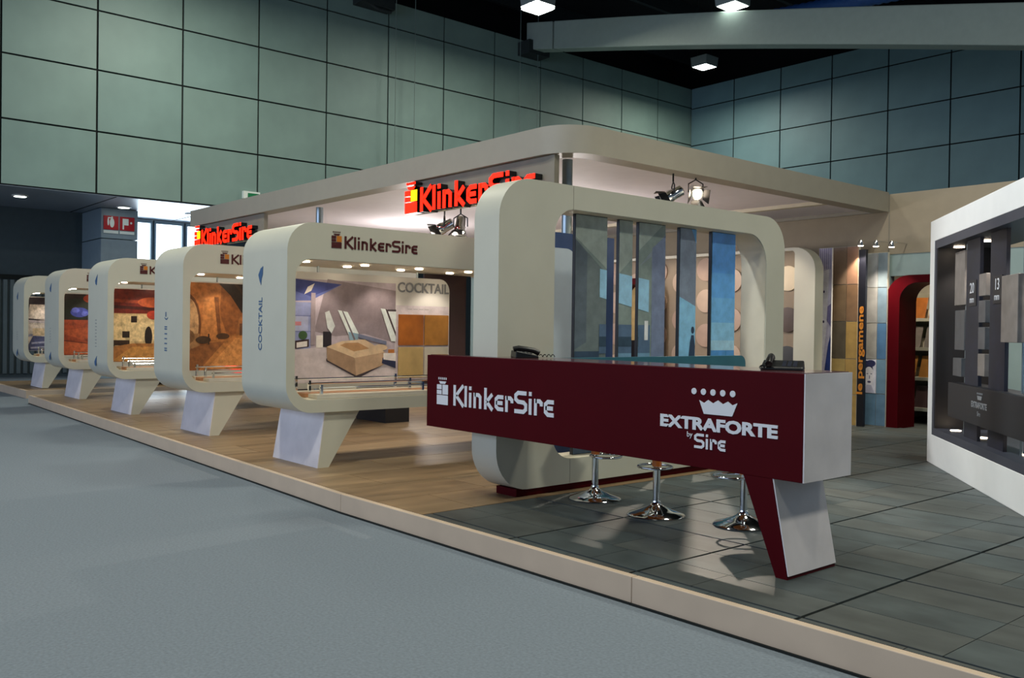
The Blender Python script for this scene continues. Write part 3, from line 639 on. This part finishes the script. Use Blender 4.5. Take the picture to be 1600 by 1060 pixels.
MB(cb).hexa([(-2.80, CY0, PZ), (-2.728, CY0, PZ), (-2.728, CY1, PZ), (-2.80, CY1, PZ)], [(-3.02, CY0, CZ0), (-2.832, CY0, CZ0), (-2.832, CY1, CZ0), (-3.02, CY1, CZ0)]).build('leg', M['red'], t)
MB(cb).hexa([(-2.728, CY0+.004, PZ+.02), (-2.722, CY0+.004, PZ+.02), (-2.722, CY1, PZ+.02), (-2.728, CY1, PZ+.02)], [(-2.832, CY0+.004, CZ0), (-2.824, CY0+.004, CZ0), (-2.824, CY1, CZ0), (-2.832, CY1, CZ0)]).build('leg_face', M['alu'], t)
def cpl(x0, z0): return lambda u, v, d: (x0+u-cb[0], CY0-d-cb[1], z0+v-cb[2])
a, b2 = MB(), MB(); brick_icon(a, b2, .225, cpl(-5.985, .885), .004)
a.build('logo_block', M['letters'], t); b2.build('logo_block', M['letters'], t)
w0 = word_width('KlinkerSire', .163); hh = .163*1.19/w0
c = MB(); word_mesh(c, 'KlinkerSire', hh, cpl(-5.765, .888), .004); c.build('logo_lettering', M['letters'], t)
c = MB()
for k in range(5): c.prism(E_(-3.375+.069*k, 1.148, .019, .019, 14), lambda u, v, a: (u-cb[0], a-cb[1], v-cb[2]), CY0-.004, CY0)
c.build('crown_pearls', M['letters'], t)
q = [(-3.335, 1.097), (-3.30, 1.082), (-3.27, 1.102), (-3.235, 1.084), (-3.20, 1.104), (-3.165, 1.084), (-3.13, 1.102), (-3.10, 1.082), (-3.065, 1.097), (-3.10, 1.018), (-3.30, 1.018)]
mb = MB(); fn = lambda u, v, a: (u-cb[0], a-cb[1], v-cb[2])
mb.prism(q, fn, CY0-.004, CY0); mb.build('crown', M['letters'], t)
m4 = frame_mat((-3.207-cb[0], CY0-.002-cb[1], .922-cb[2]), (1, 0, 0), (0, 0, 1))
ex = text_obj('EXTRAFORTE', .098, M['letters'], t, m4, 'brand_lettering', .002, .0045, 'CENTER', sx=1.0)
xsv = [v.co.x for v in ex.data.vertices]; k_ = .832/(max(xsv)-min(xsv)); cxm = (max(xsv)+min(xsv))/2
for v in ex.data.vertices: v.co.x = (v.co.x-cxm)*k_+(-3.215-cb[0])
text_obj('by', .046, M['letters'], t, frame_mat((-3.425-cb[0], CY0-.002-cb[1], .872-cb[2]), (1, 0, 0), (0, 0, 1)), 'by_lettering', .002)
c = MB(); word_mesh(c, 'Sire', .088, cpl(-3.372, .810), .004); c.build('sire_lettering', M['letters'], t)

# ---- bar stools
def make_stool(x, y, lb, rz):
    t = thing('bar_stool', lb, 'stool', (x, y, PZ), rz, 'bar stools behind the counter')
    MB().lathe((0, 0, 0), [(.205, 0), (.21, .008), (.20, .018), (.12, .042), (.05, .075), (.032, .095), (.030, .11)], 36).build('base', M['chrome'], t, smooth=50)
    MB().lathe((0, 0, .09), [(.026, 0), (.026, .28)], 20).build('pole', M['chrome'], t, smooth=50)
    MB().torus((0, .085, .345), .125, .009).build('foot_ring', M['chrome'], t, smooth=80)
    MB().lathe((0, 0, .36), [(.034, 0), (.036, .14), (.05, .20), (.08, .22)], 20).build('seat_stem', M['orange'], t, smooth=50)
    prof = [(-.17, .09), (-.15, .03), (-.10, .0), (.0, -.01), (.10, .0), (.16, .02), (.19, .05)]
    mb = MB(); vs = []; fs = []
    for u, v in prof:
        for s in (-.18, .18):
            vs += [(s, u,   .59+v), (s, u, .61+v)]
    for i in range(len(prof)-1):
        a = i*4; b_ = a+4; fs += [(a, a+2, b_+2, b_), (a+1, b_+1, b_+3, a+3), (a, b_, b_+1, a+1), (a+2, a+3, b_+3, b_+2)]
    fs += [(0, 1, 3, 2), tuple(len(vs)-4+k for k in (0, 2, 3, 1))]
    mb.add(vs, fs).build('seat', M['orange'], t, smooth=50)
make_stool(-5.02, 5.20, 'chrome bar stool with orange stem closest to the cream slat frame', -.71)
make_stool(-4.30, 5.10, 'chrome bar stool with orange stem, middle one of three behind counter', .86)
make_stool(-3.70, 5.32, 'chrome bar stool with orange stem beside the slanted counter leg', 2.43)
# ---- telephones
def phone(x, y, rz, lb):
    t = thing('telephone', lb, 'telephone', (x, y, CZ1+.004), rz, 'telephones on the counter')
    MB().hexa([(-.12, -.09, 0), (.12, -.09, 0), (.12, .09, 0), (-.12, .09, 0)], [(-.115, -.085, .02), (.115, -.085, .02), (.115, .085, .055), (-.115, .085, .055)]).build('base', M['black'], t, bevel=.006)
    for i in range(3):
        for j in range(4): MB().box(.0+i*.03, .022+i*.03, -.06+j*.03, -.042+j*.03, .024+.0060*j, .034+.0060*j).build('key', M['charcoal'], t)
    MB().tube([(-.07, -.10, .035), (-.07, -.06, .055), (-.07, 0, .066), (-.07, .06, .074), (-.07, .10, .066)], .021, 10).build('handset', M['black'], t, smooth=60)
    pts = [(-.10+.012*math.cos(k*1.1), -.10-.006*k*.9, .02+.010*math.sin(k*1.1)+.0) for k in range(22)]
    MB().tube(pts, .0035, 5).build('coiled_cord', M['black'], t, smooth=60)
phone(-5.19, 4.58, 2.6, 'black desk telephone on the red counter in front of the cream frame')
phone(-2.96, 4.62, .5, 'black desk telephone on the red counter above its slanted leg')

# ================================================================== CANOPY
kb = (-11, 9, 3.3)
t = thing('stand_canopy', 'large flat cream canopy with rounded corner over the stand', 'canopy', kb)
CXR, CYF, CXL, CYB, KZ0, KZ1 = -6.46, 6.24, -16.35, 12.79, 3.30, 3.585
outer = rrect(CXL, CXR, CYF, CYB, (.02, .02, .02, .42), 10); inner = rrect(CXL+.24, CXR-.24, CYF+.24, CYB-.05, (.02, .02, .02, .24), 10)
fnz = lambda u, v, a: (u, v, a)
MB(kb).ring(outer, inner, fnz, KZ0, KZ1).build('fascia', mat('warm_cream_fascia', (.62, .60, .55), .5, noise=.02), t, smooth=35)
MB(kb).prism(inner, fnz, KZ0+.05, KZ0+.10).build('ceiling_panel', M['ceilw'], t)
for x, y, lb in ((-6.86, 6.62, 'round steel column under the rounded canopy corner'), (-12.2, 6.62, 'round steel column under the canopy behind the vaulted corridor pod')):
    c = thing('support_column', lb, 'column', (x, y, PZ), group='steel canopy columns')
    MB().lathe((0, 0, 0), [(.11, 0), (.11, .02)], 18).build('base_plate', M['steel'], c, smooth=50)
    MB().lathe((0, 0, .02), [(.055, 0), (.055, KZ0-PZ-.021)], 18).build('shaft', M['steel'], c, smooth=50)
for y in (11.4,): MB(kb).box(CXL+.25, CXR-.25, y, y+.12, KZ0+.0, KZ0+.05).build('ceiling_rib', M['cream_in'], t)
# ---- illuminated signs under the fascia
def neon_sign(x0, x1, z0, z1, lx, lz, width, lb, y=6.30):
    b = ((x0+x1)/2, y, z0); t = thing('illuminated_sign', lb, 'sign', b, group='red illuminated signs')
    MB(b).box(x0, x1, y, y+.07, z0, z1).build('signboard', M['signboard'], t, bevel=.004)
    h = width/(word_width('KlinkerSire', 1)+1.15)
    pl = lambda dx: (lambda u, v, d: (lx+dx+u-b[0], y-d-b[1], lz+v-b[2]))
    def lay(off, d0, d1, mm, ya, nm):
        sh = lambda f: (lambda u, v, d: (f(u, v, 0)[0], f(u, v, 0)[1]-d0-(d1-d0)*(1 if d else 0), f(u, v, 0)[2]))
        a, c2 = MB(), MB(); brick_icon(a, c2, h*1.32, sh(pl(0)), 1); a.build(nm+'_block', mm, t); c2.build(nm+'_accent', ya, t)
        c = MB(); word_mesh(c, 'KlinkerSire', h, sh(pl(1.10*h)), 1); c.build(nm+'_lettering', mm, t)
    lay(0, .005, .105, M['black'], M['black'], 'letter_body'); lay(0, .105, .112, M['neon'], M['neony'], 'glowing')
neon_sign(-9.24, -6.72, 2.90, 3.296, -9.27, 2.90, 2.42, 'red glowing KlinkerSire sign under the canopy behind the tall frame')
neon_sign(-16.05, -13.42, 2.90, 3.296, -16.0, 2.90, 2.42, 'red glowing KlinkerSire sign under the far canopy end')
# ---- theatre spotlights
def spotlight(x, y, z, aim, lb, ztop, lit=False, group='barn door spotlights'):
    a = Vector(aim).normalized(); t = thing('spotlight', lb, 'spotlight', (x, y, z), group=group)
    MB().lathe(-a*.13, [(.03, 0), (.062, .02), (.066, .14), (.072, .15), (.072, .20)], 18, axis=a).build('lamp_body', M['chrome'], t, smooth=40)
    MB().lathe(a*.065, [(.050, 0), (.050, .008)], 18, axis=a).build('lens', M['bulb'] if lit else M['charcoal'], t)
    s = a.cross(Vector((0, 0, 1))).normalized(); u = s.cross(a)
    for d, e in ((s, u), (-s, u), (u, s), (-u, s)):
        p = a*.075+d*.07; q = a*.17+d*.12
        th = d*.004
        MB().hexa([p-e*.06, p+e*.06, q+e*.085, q-e*.085], [p-e*.06+th, p+e*.06+th, q+e*.085+th, q-e*.085+th]).build('barn_door', M['black'], t)
    MB().tube([s*.085, s*.085+Vector((0, 0, .10)), Vector((0, 0, .15)), -s*.085+Vector((0, 0, .10)), -s*.085], .008, 6).build('yoke', M['black'], t)
    MB().tube([(0, 0, .15), (0, 0, ztop-z)], .010, 6).build('drop_rod', M['black'], t)
spotlight(-6.62, 8.06, 3.06, (-.65, -.76, -.55), 'black barn door spotlight turned away on the canopy edge', KZ0)
spotlight(-6.62, 8.47, 3.13, (.72, -.55, -.42), 'lit barn door spotlight facing out from the canopy edge', KZ0, True)
spotlight(-8.76, 6.42, 2.72, (-.65, -.76, -.55), 'black barn door spotlight under the glowing sign', KZ0)
spotlight(-8.44, 6.42, 2.70, (.2, -.3, -.95), 'chrome barn door spotlight pointing down under the glowing sign', KZ0, True)
spot('canopy_spot_beam', (-6.50, 8.36, 3.10), (-4.2, 5.2, 0), 270, (1, .86, .70), 75, .4, .03)
spot('canopy_spot_beam', (-8.72, 6.25, 2.66), (-8.6, 5.0, 0), 120, (1, .86, .70), 95, .5, .03)
spot('canopy_spot_beam', (-8.40, 6.3, 2.62), (-7.0, 5.5, 0), 90, (1, .86, .70), 95, .5, .03)
for x, y in ((-9.5, 9.2), (-13.2, 9.0)):  # added fill points without fixtures, brighten the canopy ceiling
    l = bpy.data.lights.new('canopy_ceiling_fill', 'POINT'); l.energy = 75; l.color = (1, .92, .88); l.shadow_soft_size = .12
    o = bpy.data.objects.new('canopy_ceiling_fill', l); COL.objects.link(o); o.location = (x, y, 2.5)

# ================================================================== BACK OF THE STAND
BW = 12.80
w = MB().box(-16.4, -6.43, BW, BW+.12, 0, 2.68).box(-5.12, -1.0, BW, BW+.12, 0, 2.68).box(-6.43, -5.12, BW, BW+.12, 2.36, 2.68).build('wall_stand', M['tealwall']); tag(w, 'grey teal back wall of the stand around the red doorway', 'wall', kind='structure')
w2 = MB().box(-16.4, -1.0, BW-.01, BW+.12, 2.68, 3.56).build('trim_2', M['bandbeige']); tag(w2, 'beige board running along the top of the stand back wall', 'wall', kind='structure')
MB().box(-6.464, -6.452, BW-.014, BW-.009, 2.68, 3.56).build('board_joint', M['signboard'], w2)
d = MB().ring(rrect(-6.43, -5.12, PZ-.04, 2.36, (.34, .34, .01, .01), 8), rrect(-6.23, -5.32, PZ-.02, 2.25, (.26, .26, .01, .01), 8), XZ, BW-.12, BW+.40).build('door_1', M['red'], smooth=35); tag(d, 'dark red rounded doorway in the back wall of the stand', 'doorway', kind='structure')
wsr = MB().box(-9.2, -3.4, 15.3, 15.4, PZ, 3.3).build('wall_storeroom', M['cream_in']); tag(wsr, 'cream back wall of the small room behind the doorway', 'wall', kind='structure')
cs = MB().box(-9.2, -3.4, 13.3, 15.4, 3.0, 3.06).build('trim_3', M['cream_in']); tag(cs, 'cream ceiling of the small room behind the doorway', 'ceiling', kind='structure')
fs_ = MB().box(-9.2, -3.4, 12.93, 15.4, 0, PZ-.01).box(-6.42, -5.13, 12.80, 12.93, 0, PZ-.01).build('floor_storeroom', M['dark2']); tag(fs_, 'dark tiled floor of the small room behind the doorway', 'floor', kind='structure')
sb = (-6.6, 14.6, PZ); t = thing('sample_rack', 'cream stepped rack of tile samples seen through the red doorway', 'rack', sb)
RZ = [(.34, 13.7), (.80, 13.85), (1.26, 14.0), (1.72, 14.15)]
for z, y in RZ:
    MB(sb).box(-8.4, -4.6, y, 15.25, z, z+.05).build('shelf', M['cream'], t)
    MB(sb).box(-8.4, -4.6, y+.30, y+.33, z+.05, z+.20).build('riser', M['cream_in'], t)
for x in (-8.42, -6.95, -4.6): MB(sb).box(x, x+.03, 13.75, 15.25, PZ, 2.2).build('upright', M['cream'], t)
nm = ['dark brown tile sample on the lowest rack shelf', 'ochre tile sample on the second rack shelf', 'grey brown tile sample on the third rack shelf', 'rust tile sample on the top rack shelf']
for i, ((z, y), m_) in enumerate(zip(RZ, ('brownboard', 'ochre', 'greytile', 'rust'))):
    for k, x in enumerate((-6.88, -6.52, -6.10)):
        b = (x+.15, y+.1, z+.05)
        o = MB().hexa([(-.15, -.02, 0), (.15, -.02, 0), (.15, .0, 0), (-.15, .0, 0)], [(-.15, .10, .33), (.15, .10, .33), (.15, .12, .33), (-.15, .12, .33)]).build('tile_sample', M[m_], None, bevel=.003); o.location = b
        tag(o, nm[i], 'tile', 'tile samples in the doorway rack, row %s' % ('lowest', 'second', 'third', 'top')[i])
spot('storeroom_lamp', (-6.3, 13.6, 2.9), (-6.5, 14.6, 1.0), 60, WARM, 120, .6, .05)
# ---- tile boards by the doorway
def tile_board(name, lb, y, xs_, zs_, cols, picture_cell=None):
    b = (xs_[0], y, PZ); t = thing(name, lb, 'tile display', b)
    MB(b).box(xs_[0], xs_[-1], y, y+.05, PZ, zs_[0]).build('backing_board', M['bone'], t)
    for i in range(len(xs_)-1):
        for j in range(len(zs_)-1):
            x0, x1, z1, z0 = xs_[i]+.004, xs_[i+1]-.004, zs_[j]-.005, zs_[j+1]+.005
            o = MB(b).box(x0, x1, y-.012, y, z0, z1).build('tile', mat('display_tile_'+cols[i][j], cols[i][j], .4, noise=.12, scale=7), t)
            if picture_cell == (i, j):
                u = lambda f: x0+(x1-x0)*f
                v = lambda f: z0+(z1-z0)*f
                S = [('d9d9e6', R_(x0, x1, z0, z1)), ('2a2d52', E_(u(.42), v(.70), (x1-x0)*.42, (z1-z0)*.26)), ('34375f', E_(u(.72), v(.88), (x1-x0)*.26, (z1-z0)*.10)), ('2a2d52', E_(u(.22), v(.5), (x1-x0)*.2, (z1-z0)*.2)),
                     ('e6e4ec', E_(u(.62), v(.50), (x1-x0)*.30, (z1-z0)*.28)), ('3a3d66', R_(u(.48), u(.58), v(.56), v(.58))), ('3a3d66', R_(u(.70), u(.80), v(.56), v(.58))), ('7c7c9c', R_(u(.63), u(.68), v(.42), v(.52))), ('5a5478', E_(u(.64), v(.33), (x1-x0)*.10, (z1-z0)*.03)), ('b9b9cf', [(u(.3), v(0)), (u(.95), v(0)), (u(.75), v(.24)), (u(.5), v(.24))])]
                picture('portrait_print', o, (0, y-.012, 0), (1, 0, 0), (0, 0, 1), (0, -1, 0), S, x0, x1, z0, z1, base=b, step=.0003)
    return t
tile_board('tile_board', 'upright board of brown and gold tiles beside the black lettered strip', 12.40, [-7.17, -6.89, -6.71], [2.79, 2.235, 1.69, 1.14, .61, PZ+.01],
           [['8a7460', '75624c', '5f574a', 'b39a62', 'b39a62'], ['a57f67', '86694f', 'b89658', 'b89658', 'b89658']])
tile_board('tile_board', 'upright board of grey and blue tiles with a printed portrait tile', 12.66, [-6.83, -6.545, -6.40], [2.70, 2.19, 1.67, 1.14, .635, PZ+.01],
           [['9a9d9f', '9a9a98', 'a3a19c', 'd0d0dc', '5f7f98'], ['7c8c95', '6f8595', '4a6f94', '6a8aa0', '5f7f98']], (0, 3))
b = (-6.66, 12.42, PZ); t = thing('lettered_strip', 'narrow black upright strip with orange vertical lettering', 'sign', b)
MB(b).box(-6.708, -6.60, 12.40, 12.45, PZ+.005, 2.735).build('black_strip', mat('navy_black_strip', '12141f', .4, noise=.05), t)
text_obj('le pergamene', .125, mat('orange_lettering', 'd98a2c', .5, noise=0), t, frame_mat((-6.625-b[0], 12.397-b[1], .62-b[2]), (0, 0, 1), (-1, 0, 0)), 'orange_lettering', .001, .003, sx=1.9)
b = (-7.06, 12.1, PZ); t = thing('photo_banner', 'tall narrow banner with a white and violet dress photograph', 'banner', b)
MB(b).box(-7.17, -6.96, 12.1, 12.13, PZ, 2.76).build('sheet', M['white'], t)
S = [('c9c4dd', R_(-7.17, -6.96, PZ, 2.76))]+[('8a84b4', [(-7.16+.035*k, 2.76), (-7.15+.035*k, 2.76), (-7.13+.03*k, 2.45), (-7.14+.03*k, 2.45)]) for k in range(6)]+[('e9e6f1', [(-7.17, 2.4), (-7.0, 2.45), (-7.03, 1.6), (-7.08, 1.1), (-7.17, 1.2)]), ('7d78a8', [(-7.02, 1.9), (-6.96, 1.95), (-6.96, 1.6), (-7.03, 1.7)]), ('38305a', E_(-7.08, 2.12, .014, .02)), ('38305a', E_(-7.08, 1.68, .014, .02)), ('2c3f86', [(-7.10, PZ), (-6.96, PZ), (-6.96, 1.5), (-7.0, 1.35), (-7.06, .9)])]
picture('dress_print', t, (0, 12.1, 0), (1, 0, 0), (0, 0, 1), (0, -1, 0), S, -7.168, -6.962, PZ+.005, 2.755, base=b)
# ---- wall of round samples
db = (-10.4, 11.7, PZ); t = thing('disc_display', 'long cream framed wall covered with round tile discs', 'display wall', db)
MB(db).ring(rrect(-14.2, -6.92, PZ, 2.745, (.34, .34, .01, .01), 8), rrect(-13.87, -7.25, PZ+.10, 2.70, (.05, .05, .01, .01), 8), XZ, 11.58, 11.80).build('frame', M['cream'], t, smooth=35)
MB(db).box(-13.87, -7.25, 11.72, 11.78, PZ+.1, 2.70).build('backing', M['discwall'], t)
dm = [mat('pink_beige_disc', (.75, .66, .58), .5, noise=.06), mat('beige_disc', (.70, .60, .53), .5, noise=.06), mat('cream_disc', 'ecdcbe', .5, noise=.03), mat('dark_brown_disc', '5a4c46', .5, noise=.1), mat('dark_grey_disc', '3e4144', .5, noise=.1)]
cm = {}
for k in range(13):
    x = -7.43-.492*k
    for j, z in enumerate((2.31, 1.70, 1.13, .58) if k % 2 == 0 else (2.50, 2.00, 1.45, .90)):
        m_ = dm[(2, 3, 4, 4)[j]] if k == 0 else dm[(k+j) % 2]
        if m_.name not in cm:
            cm[m_.name] = MB().lathe((0, 0, 0), [(.16, 0), (.185, .004), (.185, .03)], 24, axis=(0, 1, 0)).mesh('tile_disc', 40); cm[m_.name].materials.append(m_)
        o = link(bpy.data.objects.new('tile_disc', cm[m_.name]), t); o.location = (x-db[0], 11.688-db[1], z-db[2])
for x in (-7.5, -8.5, -9.4): spot('disc_wall_lamp', (x, 10.6, 2.75), (x, 11.75, 1.75), 20, WARM, 80, .6, .03)
# ---- navy board with pale panel, red niche
b = (-6.55, 6.1, PZ); t = thing('navy_board', 'tall navy blue board with a pale rounded panel close behind the picture slats', 'board', b)
MB(b).box(-6.58, -6.52, 5.60, 6.99, PZ, 2.475).build('board', M['navy'], t)
MB(b).prism(rrect(5.64, 6.39, PZ+.5, 2.315, (.14, .14, .02, .02)), YZ, -6.50, -6.47).build('pale_panel', M['pale'], t)
MB(b).box(-6.52, -6.50, 5.75, 6.2, 1.0, 1.2).build('panel_spacer', M['steel'], t)
b = (-10.1, 11.35, PZ); t = thing('red_niche', 'narrow dark red arched niche between the navy board and round discs', 'niche', b)
MB(b).ring(rrect(-10.42, -9.66, PZ, 2.38, (.28, .28, .01, .01)), rrect(-10.32, -9.76, PZ+.02, 2.28, (.22, .22, .01, .01)), XZ, 11.25, 11.5).build('arch', M['red'], t, smooth=35)
MB(b).box(-10.34, -9.74, 11.48, 11.5, 1.35, 2.29).build('upper_panel', M['sand'], t); MB(b).box(-10.34, -9.74, 11.48, 11.5, PZ+.01, 1.35).build('lower_panel', M['matblack'], t)
# ---- small arm spotlights over the tile boards
for x, y, z, lb in ((-6.62, 12.28, 2.81, 'small arm spotlight above the brown and gold tile board'), (-6.40, 12.30, 2.79, 'small arm spotlight above the grey and blue tile board'), (-6.17, 12.30, 2.765, 'small arm spotlight beside the red doorway top')):
    t = thing('arm_spotlight', lb, 'spotlight', (x, y, z), group='arm spotlights on the back wall')
    MB().tube([(-.02, BW-.01-y, .05), (-.01, .12, .05), (0, .03, .03)], .008, 6).build('arm', M['chrome'], t)
    MB().lathe((0, 0, 0), [(.03, .05), (.042, .0), (.046, -.03)], 14).build('head', M['chrome'], t, smooth=40)
    MB().lathe((0, 0, -.036), [(.035, 0), (.04, .006)], 14).build('lens', M['bulb'], t)
    spot('arm_spot_beam', (x, y-.02, z-.06), (x-.12, 12.62, 1.2), 40, WARM, 80, .6, .02)

# ================================================================== RIGHT DISPLAY WALL (turned towards the aisle)
A0 = Vector((-4.374, 9.599, 0)); dU = Vector((1.777, -2.317, 0)).normalized(); nB = Vector((.7935, .6085, 0))   # nB: away from camera side
RL = 5.2
rb = (A0.x, A0.y, PZ)
t = thing('angled_display', 'white framed dark display wall for thick stone tiles standing at an angle', 'display wall', rb)
def UV(u, v, a): q = A0+dU*u+nB*a; return (q.x, q.y, v)
MB(rb).ring(R_(-.06, RL, PZ, 2.71), R_(.11, RL-.17, .46, 2.49), UV, 0, .30).build('white_frame', M['white'], t, bevel=.004)
MB(rb).ring(R_(.11, RL-.17, .46, 2.49), R_(.19, RL-.25, .535, 2.405), UV, .004, .30).build('charcoal_lining', M['charcoal'], t)
MB(rb).box(0, 0, 0, 0, 0, 0) if False else None
MB(rb).prism(R_(.19, .215, .535, 2.405), UV, .01, .60).build('side_jamb', M['darkwood'], t)
MB(rb).prism(R_(.19, RL-.25, .50, .535), UV, .30, .60).build('bottom_shelf', M['charcoal'], t)
MB(rb).prism(R_(.19, RL-.25, 2.405, 2.44), UV, .30, .60).build('top_soffit', M['charcoal'], t)
MB(rb).prism(R_(1.0, RL-.25, .535, 1.95), UV, .62, .64).build('blue_backdrop', M['skyblue'], t)
MB(rb).prism(R_(1.0, RL-.25, 1.95, 2.44), UV, .62, .64).build('white_backdrop', M['white'], t)
for i, u in enumerate((.93, 1.66, 2.62, 3.5)):
    c = MB(rb).prism(R_(u, u+.42, .535, 2.405), UV, .10, .13).build('dark_column', M['navyprint'], t)
    if i < 2:
        lab = ('20', '13')[i]
        MB(rb).prism(R_(u+.10, u+.34, 1.78, 2.02), UV, .094, .10).build('number_plate', M['matblack'], c)
        for tx, sz, zz in ((lab, .14, 1.90), ('mm', .09, 1.81)):
            text_obj(tx, sz, M['letters'], c, frame_mat(tuple(Vector(UV(u+.14, zz, .092))-Vector(rb)), dU, (0, 0, 1)), 'thickness_lettering', .001)
def block(u0, u1, v0, v1, a0, a1, m_): MB(rb).prism(R_(u0, u1, v0, v1), UV, a0, a1).build('stone_block', m_, t, bevel=.004)
block(.52, .86, 1.80, 2.33, .10, .16, M['greytile']); block(.55, .88, 1.36, 1.75, .10, .16, M['darktile']); block(.50, .80, 1.10, 1.28, .10, .16, M['darktile'])
for k in range(4): block(1.40, 1.60, 1.86-.24*k, 2.06-.24*k, .08, .16, M['greytile'] if k % 3 == 0 else M['darktile'])
block(2.10, 2.50, 1.45, 2.00, .06, .12, M['greytile']); block(3.1, 3.4, 1.5, 2.0, .06, .12, M['greytile'])
for u in (.68, 1.50, 2.30): MB(rb).tube([UV(u, .535, .17), UV(u, 2.405, .17)], .010, 6).build('support_rod', M['steel'], t)
MB(rb).prism(R_(.62, RL-.4, .70, 1.04), UV, .03, .28).build('black_band', M['matblack'], t, bevel=.004)
em = frame_mat(tuple(Vector(UV(1.42, .86, .028))-Vector(rb)), dU, (0, 0, 1))
text_obj('EXTRAFORTE', .075, M['greyink'], t, em, 'band_lettering', .001, .002)
text_obj('Sire', .06, M['greyink'], t, frame_mat(tuple(Vector(UV(1.60, .79, .028))-Vector(rb)), dU, (0, 0, 1)), 'band_lettering', .001)
for k in range(5): MB(rb).prism(E_(1.60+.035*k, .99, .009, .009, 10), UV, .026, .03).build('crown_pearl', M['greyink'], t)
MB(rb).prism([(1.60, .97), (1.74, .97), (1.72, .935), (1.62, .935)], UV, .026, .03).build('crown', M['greyink'], t)
for k in range(6):
    for zz, dz in ((2.398, -.006), (.536, .006)):
        p = Vector(UV(.42+.62*k, zz, .16+.08*(k % 2)))-Vector(rb)
        MB().lathe(p, [(.05, 0), (.05, dz)], 16).build('downlight', M['bulb'], t)
    if k < 5:
        p = Vector(UV(.5+.62*k, 2.38, .24)); q = Vector(UV(.5+.62*k, .6, .34)); spot('display_wall_lamp', p, q, 20, (1, .92, .82), 110, .6, .03)
# added unseen spot that washes the white frame and the slate floor
spot('frame_fill_spot', (-8.2, 3.6, 9.0), (-2.9, 8.0, 1.0), 2600, (.95, .99, 1.0), 34, .6, .3)
